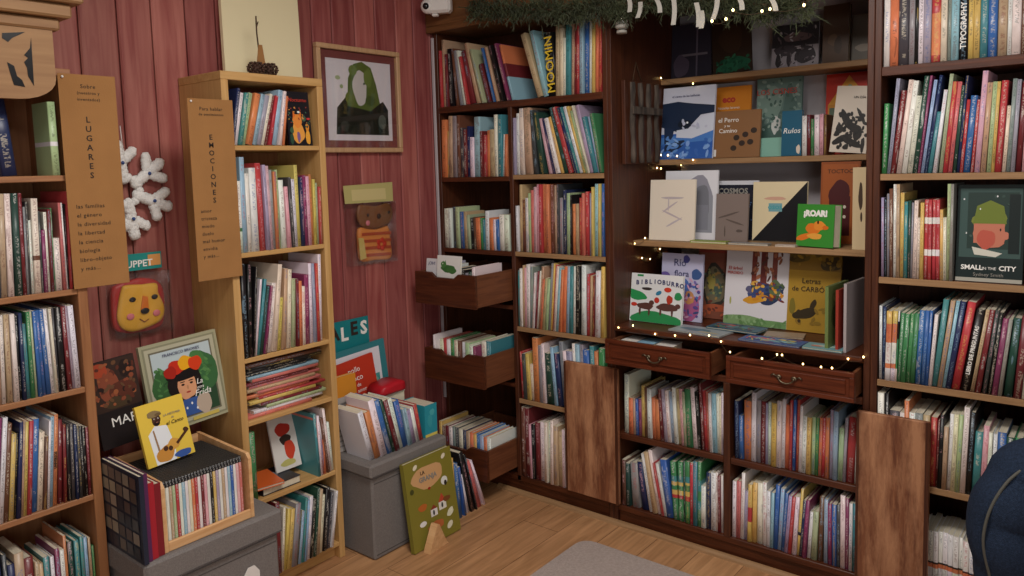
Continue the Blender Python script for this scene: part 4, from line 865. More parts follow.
def feat(b):
    for (px, py, r, c) in ((365, 215, .008, '2A1E18'), (376, 216, .013, '241A16'), (386, 212, .008, '2A1E18'), (365, 223, .013, 'D8808A')): x, z = S(px, py); b.ball((x, -.017, z), (r, .003, r), MT['art'], 10, 5, PC(c))
one('face_features', feat, bp_)
bag(bp_, S(348, 230)[0], S(370, 264)[1], S(393, 230)[0], S(370, 202)[1], -.022, .024)
one('header_card', lambda b: (b.prism([S(342, 186), S(391, 182), S(392, 201), S(344, 204)], -.004, -.002, MT['art'], col=PC('B8AE72')), b.prism([S(350, 190), S(384, 188), S(385, 199), S(351, 201)], -.0046, -.0042, MT['art'], col=PC('CDBE86'))), bp_)
# framed print
a, c = wallframe(322, 152.5), wallframe(400, 52.5); P = Vector((XW, a.y, a.z)); w, h = c.y-a.y, c.z-a.z; M = wb(P, .03)
fp = empty('framed_print', (0, 0, 0), 'light wood framed print of a mossy hooded figure on the rose boards', 'picture', M=M)
def fr(b):
    f = .022
    for q in ((0, 0, w, f), (0, h-f, w, h), (0, f, f, h-f), (w-f, f, w, h-f)): b.box(q[0], 0, q[1], q[2], .028, q[3], MT['frame'], bev=.003)
one('frame', fr, fp)
one('backing_board', lambda b: b.box(.023, .018, .023, w-.023, .024, h-.023, MT['art'], col=PC('7E4744')), fp)
def pr(b):
    b.box(.055, .0145, .055, w-.055, .0175, h-.06, MT['art'], col=PC('E2DCE2'))
    b2 = [('p', [(.2, .17), (.22, .42), (.32, .52), (.36, .44), (.66, .44), (.78, .5), (.84, .42), (.84, .17)], '25261F'), ('p', [(.34, .44), (.36, .7), (.43, .84), (.53, .87), (.64, .82), (.7, .66), (.74, .48), (.62, .4), (.5, .42)], '5A6B32'), ('e', .5, .62, .085, .17, 'CDC8C6'), ('e', .6, .72, .05, .09, '6F8040'), ('e', .42, .78, .05, .05, '718244'), ('e', .62, .5, .06, .05, '4A5A2A'), ('e', .36, .52, .04, .05, '6A7A3A'), ('e', .24, .7, .03, .02, 'A8B48A'), ('e', .28, .62, .02, .02, '9AA87C'), ('e', .55, .66, .012, .012, '4A5A4A'), ('e', .76, .3, .05, .07, '5A5E58'), ('e', .3, .25, .05, .05, '40423A')]
    art_ops(b, b2, w, h, .0143)
one('print', pr, fp)
one('glass_pane', lambda b: b.box(.0225, .004, .0225, w-.0225, .006, h-.0225, MT['glass']), fp)

# ------------------------------------------------------------------ on the box between the bookcases
faceout('picture_book', 'x', -2.715, .41, 333, 394, 349, R_(4), .012, '3A8088', 'large teal bordered white picture book leaning on the rose boards behind red book', [('r', .06, .04, .9, .93, 'E4E2E6'), ('r', .1, .08, .86, .6, '4E9A98'), ('e', .7, .45, .16, .14, '7FB4A4'), ('e', .6, .25, .2, .1, 'B8A860'), ('r', .12, .82, .5, .85, 'C88A8A')], roll=R_(-3))
sg = faceout('card_sign', 'x', -2.76, .412, 336, 375, 320, R_(2), .006, '1F7E84', 'teal card sign with letters ALES peeking beside narrow bookcase', (), (), yaw=0)
sg['category'] = 'sign'
w_ = max(v.co.x for v in sg.data.vertices); h_ = max(v.co.z for v in sg.data.vertices)
for i, (ch, mt) in enumerate(zip('ALES', ('inkw', 'ink', 'ink', 'inkw'))): text('lettering', sg, ch, w_*(.12+.25*i), h_-.055-.01*math.sin(i*2), .085, ('ink', 'inkw', 'ink', 'inkw')[i], -.001, bold=.003)
faceout('picture_book', 'x', -2.655, .41, 348, 385, 360, R_(5), .012, 'C23A26', 'red-orange picture book with white hand lettering behind the box-top row', [('e', .75, .3, .1, .08, 'D8543C')], [('pollo', .45, .86, .10, 'inkw'), ('loco', .5, .745, .11, 'inkw'), ('de', .52, .65, .07, 'inkw'), ('amor', .58, .57, .07, 'inkw')], roll=R_(-5))
faceout('picture_book', 'x', -2.572, .41, 331, 361, 377, R_(3), .022, 'D0882C', 'orange and grey striped picture book standing behind the white box-top book', [('r', 0, 0, 1, .72, 'A9A5A2')]+[('r', .04, .06+.07*k, .96, .085+.07*k, '85817E') for k in range(9)])

lying('picture_book', -2.60, 2.27, .41, .08, .14, .185, R_(0), 'E4E0DA', 'white block of books standing behind box-top row')
rp = empty('red_pouch', (-2.60, 2.265, .5955), 'shiny red pouch with white writing lying on white books', 'pouch'); 
one('body', lambda b: plush(b, [(-.07, 0), (-.06, .035), (-.02, .045), (.03, .05), (.07, .042), (.078, .02), (.07, 0), (0, -.002)], -.05, .05, PC('B81E2A'), .02), rp, None).matrix_basis = basis((0, 0, .003), (0, 1, 0), (-1, 0, 0), (0, 0, 1))
text('lettering', rp, '', 0, 0, .01, 'inkw')
bpy.data.objects.remove([o for o in rp.children if o.name.startswith('lettering')][0])
M = basis((-2.40, 2.312, .41), (1, 0, 0), (0, 1, 0), (0, 0, 1))
o = flatbook('picture_book', basis((-2.395, 2.30, .4105), (0, 1, 0), (-1, 0, 0), (0, 0, 1)), .075, .145, .15, '2C93A4', 'thick turquoise boxed book with yellow foot at right end of the grey box', ops=[('r', 0, 0, 1, .09, 'DCCB62'), ('e', .4, .5, .2, .2, '3CA0AC'), ('e', .6, .75, .2, .1, '4FAEB4')])

# ------------------------------------------------------------------ floor: farm book
o = faceout('picture_book', 'x', -2.262, 0.001, 415, 461, 456, R_(8), .022, '827A30', 'olive green picture book titled LA GRANJA standing on the floor against grey box',
        [('e', .45, .77, .33, .13, 'CDA070'), ('p', [(.6, .42), (.68, .52), (.76, .42)], 'B84A32'), ('r', .6, .33, .76, .42, 'E0DCD4'), ('r', .42, .3, .56, .38, 'E4E0DA'), ('p', [(.42, .38), (.49, .43), (.56, .38)], '8A3A2A'), ('e', .24, .27, .07, .03, 'E8E4DE'), ('e', .27, .45, .09, .04, 'B8662E'), ('e', .78, .64, .07, .05, 'E4E0DC'), ('e', .8, .61, .03, .03, '2A2624'), ('e', .5, .19, .17, .05, 'B8663A'), ('e', .82, .26, .08, .04, 'E2DCC4', .6), ('e', .78, .12, .07, .035, 'E2DCC4', .6), ('e', .3, .06, .07, .03, 'E2DCC4', .6), ('e', .22, .92, .05, .025, 'E2DCC4', .6), ('e', .82, .92, .05, .025, 'E2DCC4', .6), ('e', .1, .67, .04, .03, '4A4A22'), ('e', .78, .43, .08, .03, '7A4A28'), ('e', .48, .34, .02, .03, '3A3A3A'), ('e', .67, .38, .02, .03, '3A3A3A'), ('e', .45, .63, .03, .015, 'A02A22')],
        [('LA', .35, .83, .06, 'ink', {}), ('GRANJA', .45, .755, .075, 'inkg', dict(bold=.0008))], spine='left')
q = onz(438, 548, 0)
one('wooden_wedge', lambda b: b.prism([(-.062, 0), (.062, 0), (.05, .012), (.005, .105), (-.008, .108), (-.056, .02)], 0, .035, MT['crate']), None, basis((q.x+.01, q.y, .0005), Vector((-.1, 1, 0)).normalized(), Vector((-1, -.1, 0)).normalized(), (0, 0, 1)))
tag(bpy.data.objects['wooden_wedge'], 'small pale wooden wedge bookend propping the olive green book', 'bookend')


# ------------------------------------------------------------------ display cabinet: face-out books
G = 'face-out picture books in the display cabinet'
def disp(z, y, l, r, top, lean, t, col, label, ops=(), texts=(), **kw): return faceout('picture_book', 'y', y, z, l, r, top, R_(lean), t, col, label, ops, texts, group=G, **kw)
zt, zm, zl, zd = 1.9853, 1.6123, 1.2573, .9003
disp(zt, 3.36, 666, 711, 24, 4, .012, '35313E', 'dark slate book with pale cross lines at left of top display shelf', [('r', .62, .05, .66, .95, '6A6472'), ('r', .2, .42, .9, .46, '77707C'), ('e', .25, .25, .2, .2, '5A5060')])
disp(zt, 3.34, 713, 752, 17, 5, .012, '33241A', 'dark brown book with green foliage foot on top display shelf', [('e', .6, .16, .35, .12, '1E5A40'), ('e', .4, .1, .3, .08, '27684A'), ('e', .5, .6, .3, .25, '3E2C1E'), ('s', .1, .03, .95, .3, 40, .05, ['1E5A40', '2E6A4A', '184A34'])], roll=R_(-4))
disp(zt, 3.36, 771, 818, 24, 5, .010, '8C8488', 'landscape grey and black illustrated book on top display shelf', [('r', 0, .5, 1, 1, '2A262A'), ('e', .3, .42, .25, .12, '3A3438'), ('e', .72, .3, .22, .2, '332E32'), ('e', .15, .2, .06, .15, '2A2628'), ('e', .38, .2, .05, .14, '322C30'), ('e', .55, .7, .3, .1, '5A4A4A'), ('s', .05, .05, .95, .9, 60, .04, ['2A2628', '5A5054', '9A9296', '3A3438'])])
disp(zt, 3.32, 822, 848, 5, 4, .03, '4A3628', 'tall brown book with darker spine on top display shelf', [('e', .4, .4, .2, .1, '5E4634'), ('e', .6, .3, .15, .15, '3A2A20')])
disp(zt, 3.36, 851, 876, 14, 4, .012, '5E564C', 'dull grey-brown book at right end of top display shelf', [('e', .5, .3, .35, .08, '8E8474')])
disp(zm, 3.235, 660, 712, 87, 8, .012, 'C9CBDA', 'blue whale picture book at left of second display shelf', [('r', 0, 0, 1, .35, '2F5CA8'), ('p', [(0, .3), (.35, .33), (.7, .4), (1, .55), (1, .25), (0, .2)], '4A7AC0'), ('p', [(0, .78), (.3, .8), (.6, .76), (1, .72), (1, .62), (.75, .6), (.62, .5), (.5, .4), (.3, .38), (0, .45)], '1E2C44'), ('p', [(.3, .4), (.55, .42), (.7, .55), (1, .62), (1, .38), (.6, .28), (.3, .3)], 'CCD0E0'), ('e', .45, .48, .14, .06, '18202E'), ('p', [(.05, .45), (.25, .42), (.2, .15), (.08, .1)], '22304A'), ('e', .3, .18, .18, .06, '22304A', .5), ('s', .02, .02, .98, .3, 40, .05, ['7FA4DC', '3A66B0', '5A86C8']), ('s', .4, .42, .9, .52, 8, .04, ['B4B8CC', 'BEC2D4']), ('e', .5, .5, .02, .015, 'E8E8F0')], [('el canto de las ballenas', .45, .87, .045, 'inkn')])
disp(zm, 3.36, 706, 749, 87, 5, .012, 'DE8A2A', 'bright orange book behind the paw-print book on second display shelf', (), [('eco', .5, .82, .13, 'inkr', dict(bold=.002)), ('historias breves', .5, .7, .05, 'inkw')])
disp(zm, 3.26, 708, 759, 111, 7, .012, '87603E', 'brown kraft book with dark paw prints on second display shelf', [('e', x, z, .06, .06, '352A24') for x, z in ((.55, .42), (.72, .48), (.88, .56), (.5, .2), (.82, .32), (.66, .3))]+[('r', .01, .03, .16, .18, 'DAD6D0')], [('el Perro', .38, .8, .14, 'inkw'), ('y su', .36, .68, .08, 'inkw'), ('Camino', .38, .57, .13, 'inkw')])
disp(zm, 3.37, 755, 800, 78, 5, .014, '66807A', 'grey-green book with white swan on second display shelf', [('e', .3, .7, .3, .2, '7C958C'), ('e', .75, .6, .15, .3, '55706A'), ('e', .5, .3, .4, .15, '4E6A62'), ('e', .42, .4, .07, .12, 'D8D8D4'), ('e', .5, .42, .05, .1, 'CFCFCB'), ('e', .2, .2, .15, .15, '48645C'), ('s', .03, .3, .97, .97, 90, .04, ['7C958C', '55706A', '48645C', '8FA69C'])], [('LOS CISNES', .45, .82, .1, 'inkr')])
disp(zm, 3.29, 759, 783, 138, 6, .008, '7FAE9E', 'small mint green booklet in front of the swan book')
disp(zm, 3.255, 781, 801, 111, 4, .02, '1D5873', 'dark teal book titled Rulos beside upright spines on second display shelf', [('e', .85, .14, .1, .1, 'D8C8B8')], [('Rulos', .5, .55, .17, 'inkw', dict(shear=.2))])
disp(zm, 3.365, 824, 872, 73, 5, .014, 'C23222', 'red book with large yellow triangle at right of second display shelf', [('p', [(.05, .62), (.48, .97), (.95, .62)], 'D69A30'), ('r', .05, .42, .95, .62, 'C98A2A'), ('r', .08, .3, .2, .58, '5E6E5A'), ('r', .26, .3, .34, .58, '8A8A6A'), ('r', .4, .3, .55, .58, '3E6A66'), ('e', .5, .8, .06, .06, '8FA07A')])
disp(zm, 3.24, 829, 866, 88, 6, .010, 'D9CDBE', 'cream book with black ink branches leaning on red triangle book', [('e', .35, .5, .1, .16, '201C1A', .5), ('e', .55, .38, .25, .06, '201C1A', -.6), ('e', .7, .3, .12, .12, '241F1C'), ('e', .3, .2, .3, .05, '201C1A', .5), ('e', .75, .55, .05, .14, '241F1C', .5), ('e', .2, .35, .1, .08, '2A2522'), ('e', .6, .15, .3, .05, '201C1A', -.4), ('e', .88, .12, .05, .12, '241F1C'), ('s', .1, .05, .95, .6, 50, .06, ['201C1A', '2A2522', '181514'])], [('UN DÍA', .65, .83, .05, 'ink')], roll=R_(5))
M0 = 0
for i, (ck, t, hh) in enumerate((('w', .019, .165), ('d', .014, .168), ('g', .012, .15), ('w', .020, .166), ('p', .015, .168), ('u', .012, .164))):
    P0 = Vector((0, 3.25, zm)); u = ualong(801, P0, (1, 0, 0))+M0+.003; M0 += t+.0015
    add_book(basis((u, 3.25, zm+.0002), (1, 0, 0), (0, 1, 0), (0, 0, 1)), t, hh, .10, jitter(PC(ck)), ck, None, 'cm', 'beside dark teal book on second display shelf', i, 6)
disp(zl, 3.03, 649, 694, 180, 5, .010, 'DDD2C2', 'plain cream book with faint line drawing on third display shelf', [('e', .5, .7, .25, .02, 'B8ACB0'), ('e', .45, .55, .2, .015, 'B8ACB0', .6), ('e', .5, .42, .25, .015, 'B8ACB0', -.4), ('e', .55, .3, .2, .015, 'BCB0B4', .5), ('e', .42, .6, .015, .12, 'BCB0B4')])
disp(zl, 3.12, 664, 716, 171, 5, .012, 'D8D8DE', 'white book with grey shaded arch behind the cream book', [('e', .62, .62, .3, .3, '8E8E98'), ('r', .32, .1, .92, .62, '8E8E98'), ('e', .7, .5, .16, .3, '74747E'), ('r', .6, .14, .84, .5, '80808A')])
disp(zl, 3.18, 713, 757, 181, 4, .012, 'C9C9D0', 'navy starry book titled COSMOS with pale border on third display shelf', [('r', .0, .0, .92, .93, '1C1E2C')]+[('e', random.uniform(.05, .88), random.uniform(.05, .7), .012, .012, '5A7AAA') for _ in range(24)], [('COSMOS', .44, .82, .13, 'inkg', dict(bold=.001))])
disp(zl, 3.10, 715, 747, 194, 5, .012, '7E706A', 'grey-brown book with sketched landscape in front of the starry navy book', [('e', .4, .55, .35, .02, '5E524C', .3), ('e', .6, .4, .3, .02, '5E524C', -.3), ('e', .3, .2, .02, .12, '5A4E48'), ('e', .75, .22, .1, .03, '5A4E48')])
disp(zl, 3.16, 752, 806, 182, 4, .012, 'D9C9A4', 'cream and black diagonally divided book on third display shelf', [('p', [(0, 0), (1, 1), (1, 0)], '17171B'), ('e', .42, .72, .2, .03, 'C8A08A'), ('r', .3, .5, .55, .64, '6FA0A8')], [('osos', .42, .58, .13, 'inkt')])
disp(zl, 3.17, 819, 858, 162, 4, .014, '8E4A22', 'burnt orange book with dark red arched door on third display shelf', [('r', .05, .03, .95, .97, '9E5426'), ('e', .5, .58, .27, .2, '4A1A1C'), ('r', .23, .1, .77, .58, '4A1A1C'), ('e', .63, .45, .04, .02, 'D8C8B8'), ('e', .63, .33, .04, .02, 'D8C8B8')], [('TOCTOC', .5, .88, .07, 'ink')])
o = disp(zl, 3.02, 796, 838, 205, 4, .05, '3A8A34', 'green board book titled ROAR with orange dinosaur on third display shelf', [('e', .45, .42, .2, .14, 'DA7A2A'), ('e', .62, .5, .16, .11, 'E08A34'), ('e', .2, .22, .22, .07, 'D8762A', .3), ('e', .5, .25, .2, .07, 'E0A044'), ('e', .58, .58, .025, .04, '1A1A1A'), ('e', .78, .46, .08, .05, 'D06A24')], [('¡ROAR!', .5, .78, .19, 'inkw', dict(bold=.002))], yaw=R_(-16), spine='left')
P0 = Vector((0, 3.0, zl)); u = ualong(852, P0, (1, 0, 0))
o = flatbook('picture_book', basis((u, 3.0, zl+.0003), (1, 0, 0), (0, 1, 0), (0, 0, 1)), .062, .305, .05, 'CDB892', 'tall cream slipcase with dark feather mark at right end of third display shelf', ops=[('e', .45, .65, .12, .17, '4A3A30'), ('e', .5, .4, .06, .06, '4A3A30'), ('r', .8, .05, .84, .95, 'A08C6A')], group=G)
def flat(x0, x1, yy, z, l, t, col, label, ops=(), rot=0):
    P0 = Vector((0, yy-l/2, z)); a, b_ = ualong(x0, P0, (1, 0, 0)), ualong(x1, P0, (1, 0, 0)); return lying('picture_book', (a+b_)/2, yy, z, b_-a, l, t, rot, col, label, ops, group=G)
flat(690, 726, 3.01, zl, .045, .010, '8A9A3E', 'yellow-green thin book lying flat in front of white arch book')
flat(728, 768, 3.01, zl, .045, .008, '8E8A88', 'grey booklet lying flat below the grey-brown landscape book')
flat(775, 795, 3.005, zl, .035, .007, 'C8B8AE', 'pale pink booklet lying flat left of the green board book')
disp(zd, 2.94, 629, 681, 275, 8, .014, 'DCDCDC', 'white picture book titled BIBLIOBURRO at left end of the display desk', [('e', .5, .06, .5, .17, '2E8A50'), ('e', .1, .55, .22, .1, '2F8E52', -.2), ('e', .3, .33, .16, .07, '5A3A34'), ('e', .42, .41, .05, .05, '5A3A34'), ('e', .72, .34, .2, .08, '5E3C38'), ('e', .92, .38, .05, .05, '5E3C38'), ('e', .76, .5, .06, .09, 'B03A2A'), ('e', .2, .22, .02, .08, '5A3A34'), ('e', .38, .22, .02, .08, '5A3A34'), ('e', .6, .24, .02, .08, '5E3C38'), ('e', .82, .24, .02, .08, '5E3C38'), ('e', .08, .35, .06, .04, 'C23A2A'), ('e', .55, .62, .06, .04, '2E7A9A', .5), ('e', .72, .7, .07, .05, 'C8402C'), ('e', .52, .47, .05, .06, 'B8382C', .5), ('e', .92, .58, .07, .08, '2E8A50'), ('e', .32, .69, .1, .03, '3A3030'), ('r', .12, .94, .24, .98, '2E8A50')],
     [(ch, .13+.085*i, .80+.045*math.sin(math.pi*(i+.3)/10), .125, 'inkn', dict(bold=.0008)) for i, ch in enumerate('BIBLIOBURRO')])
disp(zd, 3.05, 660, 701, 254, 6, .012, 'B8B6D0', 'lilac picture book with purple flowers behind the white donkey book', [('e', .3, .3, .3, .25, '5A4A8A'), ('e', .7, .2, .25, .2, 'A85A86'), ('e', .5, .5, .2, .15, '4A6AAA'), ('e', .85, .7, .12, .08, '3E5A8A'), ('e', .1, .6, .15, .12, '6A5A9A'), ('e', .7, .35, .12, .1, 'C88A5A'), ('e', .6, .92, .08, .06, '4A4A8A'), ('s', .05, .05, .95, .62, 70, .05, ['5A4A8A', '7A6AAA', 'A85A86', '4A6AAA', 'D0A0B8', '3E4A7A'])], [('Río', .45, .86, .15, 'inkn'), ('flora', .5, .7, .13, 'inkn')])
disp(zd, 3.16, 697, 731, 246, 5, .012, '7E4A3A', 'red-brown picture book with dark oval animal on the display desk', [('e', .5, .45, .36, .3, '3A3430'), ('e', .5, .45, .3, .25, '6E6450'), ('e', .4, .5, .12, .12, '9A8A4A'), ('e', .6, .4, .12, .1, '4A5A50'), ('e', .5, .15, .4, .05, 'A8553A'), ('r', 0, .9, 1, 1, '8A3A30'), ('s', .2, .25, .8, .68, 40, .04, ['8A8A5A', '4A4A3A', '9A7A4A', '5A6A5A']), ('s', 0, 0, 1, .25, 16, .06, ['A8553A', '6A3A30'])])
disp(zd, 3.10, 723, 786, 248, 9, .012, 'D6D2D6', 'white picture book with dark red tree trunks and bright bird on the desk', [('e', .3, .04, .4, .09, '7A9A6A'), ('e', .75, .03, .4, .06, '6A8E5A'), ('r', .42, .5, .5, 1, '7A3A30'), ('r', .56, .45, .66, 1, '6A3430'), ('r', .74, .5, .82, 1, '80443A'), ('e', .58, .42, .2, .12, '3A4A7A', .3), ('e', .72, .36, .14, .08, '2E3A5A', .4), ('e', .5, .34, .2, .05, 'D0912E', .2), ('e', .42, .46, .08, .05, '5A5A7A'), ('e', .8, .5, .1, .1, '5A6A4A'), ('e', .1, .3, .015, .05, 'A8A85A'), ('s', .45, .34, .92, .56, 60, .04, ['2E3A5A', '4A5A3A', 'C8862A', '7A3A30', '3A4A7A', 'D8A84A']), ('s', .42, .6, .9, .98, 30, .04, ['8A5A44', '5A3A34', 'A86A50']), ('s', 0, .02, 1, .1, 24, .04, ['5E8250', '86A676'])], [('El árbol', .16, .72, .06, 'inkr'), ('PERDIDO', .16, .66, .05, 'inkr')])
disp(zd, 3.10, 786, 838, 251, 8, .012, 'A8842E', 'golden yellow picture book titled Letras de carbón on the desk', [('r', 0, .75, 1, 1, '8A6A26'), ('e', .8, .82, .2, .06, '4A3C1E'), ('e', .35, .22, .25, .06, '3A301E', .3), ('e', .5, .33, .05, .08, '3A301E', -.4), ('e', .85, .2, .08, .05, '4A3E1E'), ('e', .15, .9, .2, .06, '5A4A22'), ('e', .1, .3, .06, .1, '7A6A2A'), ('s', 0, .78, 1, 1, 40, .05, ['4A3C1E', '6A5626', '9A7A2A']), ('s', .2, .1, .8, .3, 14, .05, ['3A301E', '8A6E2A'])], [('Letras', .45, .62, .09, 'ink'), ('de CARBÓN', .45, .52, .085, 'ink')], )
for i, (px, ck, t, hh, lb) in enumerate(((838, '6E7E4A', .012, .235, 'green illustrated picture book standing edge-on right of golden desk book'), (848, '9A3A2E', .010, .225, 'red-brown thin picture book second from right end of the desk'), (856, 'A89E9E', .010, .25, 'pale grey-pink picture book at right end of the display desk'))):
    u = ualong(px, Vector((0, 2.90, zd)), (1, 0, 0)); M = Matrix.Translation((u-.018, 2.84, zd+.0006)) @ Matrix.Rotation(R_(86), 4, 'Z')
    flatbook('picture_book', M, .20, hh, t, ck, lb, ops=[('e', .4, .5, .25, .2, '4A5A34'), ('e', .6, .3, .2, .12, 'C8C2AE'), ('e', .5, .8, .3, .08, '8A9A5A')] if i == 0 else (), group=G)
flat(668, 722, 2.895, zd, .12, .006, '9AA2A6', 'pale grey picture book lying flat at front left of the desk', [('e', .4, .5, .3, .2, '5E7A86'), ('e', .7, .3, .2, .1, 'B0A890')], R_(-6))
flat(706, 758, 2.985, zd+.0075, .11, .008, '2E5A6E', 'blue river picture book lying flat in the middle of the desk', [('e', .5, .5, .35, .2, '3E7A86'), ('e', .3, .7, .2, .1, 'A8443A'), ('e', .7, .3, .15, .1, '284658'), ('e', .2, .3, .1, .1, '6A8A5A'), ('s', .05, .05, .95, .95, 50, .06, ['3E7A86', '284658', '6A8A5A', 'A8443A', '1E3A4A'])], R_(-4))
flat(738, 800, 2.875, zd, .10, .006, '3E5A8E', 'blue and red picture book lying flat at the front of the desk', [('e', .3, .6, .25, .1, 'C84A4A'), ('e', .6, .4, .3, .15, '7FB0B4'), ('e', .7, .7, .15, .1, 'C8B45A'), ('e', .2, .3, .15, .1, '2E3E7A'), ('s', .05, .05, .95, .95, 50, .06, ['C84A4A', '7FB0B4', '2E3E7A', 'C8B45A', '5A7AAA'])], R_(-2))
flat(802, 842, 2.87, zd, .085, .008, '6F9AA0', 'pale teal picture book lying flat before the golden book', [('e', .5, .5, .3, .2, 'A8C0B8'), ('e', .3, .4, .15, .1, 'C86A5A')])
flat(762, 800, 2.995, zd, .09, .006, '9A8672', 'tan card-covered booklet lying flat before the white tree book', (), R_(12))
faceout('picture_book', 'y', 2.845, 1.187, 955, 1022, 185, R_(4), .014, '1F2A2A', 'dark picture book titled SMALL IN THE CITY, face out on rightmost bookcase', [('r', .04, .25, .96, .96, '3E5450'), ('r', .16, .34, .92, .92, '2C3C38'), ('s', .18, .36, .9, .92, 30, .03, ['3A4C46', '263632', '46584E']), ('e', .5, .62, .26, .12, '7A8038'), ('r', .26, .4, .72, .62, 'C07860'), ('e', .5, .5, .24, .16, 'C07860'), ('e', .45, .44, .14, .1, 'B85A48'), ('e', .74, .48, .05, .04, 'C07860'), ('e', .66, .54, .012, .015, '2A2220'), ('p', [(.24, .36), (.7, .3), (.6, .26), (.28, .28)], 'CFCBBE'), ('r', .78, .3, .94, .9, '1E2626'), ('p', [(.25, .6), (.3, .78), (.5, .84), (.7, .78), (.75, .6)], '6E7A34'), ('e', .1, .85, .012, .01, 'D8DCD8'), ('e', .35, .75, .01, .01, 'D8DCD8'), ('e', .6, .88, .012, .01, 'D8DCD8'), ('e', .15, .5, .01, .01, 'D8DCD8'), ('r', 0, 0, 1, .04, 'A8A49A')],
        [('SMALL', .25, .145, .068, 'inkw', dict(bold=.0005)), ('IN THE', .51, .14, .04, 'inkw'), ('CITY', .78, .145, .068, 'inkw', dict(bold=.0005)), ('Sydney Smith', .5, .075, .05, 'inkg')])
# books lying in the left display drawer
for i, (x, ck) in enumerate(((-1.645, 'w'), (-1.57, 'l'), (-1.48, 'w'))):
    lying('picture_book', x, 2.83, .7755+.0, .08, .14, .07, R_(3*i), PAL[ck], ('white small book lying in left open drawer of display cabinet, leftmost', 'pale blue small book lying in left open drawer of display cabinet', 'white small book lying in left open drawer of display cabinet, rightmost')[i])
c = onx(437, 264, 0) if 0 else None
o = flatbook('picture_book', basis((-2.575, 2.578, .985), (1, 0, 0), (0, .995, -.1), (0, .1, .995)), .15, .205, .012, 'E2E0DC', 'white picture book with green dragon at front of topmost pulled-out drawer', ops=[('e', .48, .70, .3, .09, '3E6A3A'), ('e', .27, .79, .1, .08, '4A7A42'), ('e', .65, .66, .2, .07, '44703C'), ('e', .25, .81, .02, .015, 'E8E8E0'), ('p', [(.3, .74), (.36, .9), (.42, .76)], '4E7E46')])
o = flatbook('picture_book', basis((-2.66, 2.59, .979), (1, 0, 0), (0, .995, -.1), (0, .1, .995)), .075, .19, .012, 'D8D6DA', 'white picture book with lilac title left of the green dragon book', texts=[('¡OH!', .5, .88, .12, 'inkn')])

# lettering on particular spines of the corner and right bookcases
def spine_title(key, i, s, mat):
    for o, b in BUILT:
        if b['key'] == key and b['i'] == i:
            L = min(b['h']*.72, .2); me_w = len(s)*.62
            sz = min(b['t']*.8, L/me_w*1.0)
            T = text('spine_title', o, s, b['t']*.5, b['h']*.52, sz, mat, -.0006, -math.pi/2, bold=sz*.02, align='CENTER')

# ------------------------------------------------------------------ hanging bark panel, garland, lights, camera, lantern
P = onx(621, 165, -1.727); Q = onx(655, 79, -1.727)
w, h = 3.205-2.895, .362; M = basis((-1.706, 2.895, 1.597), (0, 1, 0), (-1, 0, 0), (0, 0, 1))
hp = empty('bark_panel', (0, 0, 0), 'dark hanging panel of upright bark strips inside display cabinet left side', 'wall hanging', M=M)
one('backing_board', lambda b: b.box(0, 0, 0, w, .018, h, MT['dark'], bev=.002), hp)
for k in range(4):
    x = .055+k*.072
    def strip(b, x=x):
        n = 9; pts = [(x+.004*math.sin(k*2+i), -.004, .006+(h-.012)*i/n) for i in range(n+1)]; b.tube(pts, .013, MT['birch'], 8, taper=[1+.18*math.sin(i*1.7+k) for i in range(n+1)])
    one('bark_strip', strip, hp)
one('cross_strip', lambda b: b.box(.03, -.024, h*.6, w-.02, -.0185, h*.69, MT['birch'], bev=.002), hp)
one('hanging_cord', lambda b: b.tube([(.08, .006, h), (.118, .012, h+.085), (.16, .006, h)], .0022, MT['twig'], 5), hp)

gl = empty('pine_garland', (-1.6, 2.74, 2.25), 'green pine garland with white ribbon tags draped over the bookcase tops', 'garland'); g0 = gl.location
def gpath(t):
    px = 470+340*t; py = 3+8*math.sin(t*9)*t+6*(1-t)-(5 if t > .5 else 0)
    p = ony(px, py, 2.755-.02*math.sin(t*6)); return p
def foliage(b):
    rr = random.Random(3); pts = [gpath(i/30)-g0 for i in range(31)]; b.tube(pts, .008, MT['twig'], 5)
    for i in range(2100):
        t = rr.random(); p = gpath(t)-g0; 
        d = Vector((rr.gauss(0, 1), rr.gauss(-.2, .8), rr.gauss(-.1, 1))).normalized(); L = rr.uniform(.03, .085)
        p = p + Vector((rr.gauss(0, .01), 0, rr.gauss(-.004, .02))); p.y = min(p.y, .03)
        e = p+d*L; e.y = min(e.y, .036)
        s_ = d.orthogonal().normalized()*.0022; m_ = (p+e)/2+s_
        o = len(b.v); b.addv([p, m_, e, (p+e)/2-s_]); b.face([o, o+1, o+2, o+3], MT['pinegreen'])
        for j in range(6):
            f = .2+.13*j; base = p.lerp(e, f); s2 = (d*.5+Vector((rr.gauss(0, 1), rr.gauss(0, .6), rr.gauss(0, 1))).normalized()).normalized(); q = base+s2*.022; q.y = min(q.y, .038); ww = s2.orthogonal().normalized()*.0016
            o = len(b.v); b.addv([base-ww, base+ww, q]); b.face([o, o+1, o+2], MT['pinegreen'])
one('foliage', foliage, gl)
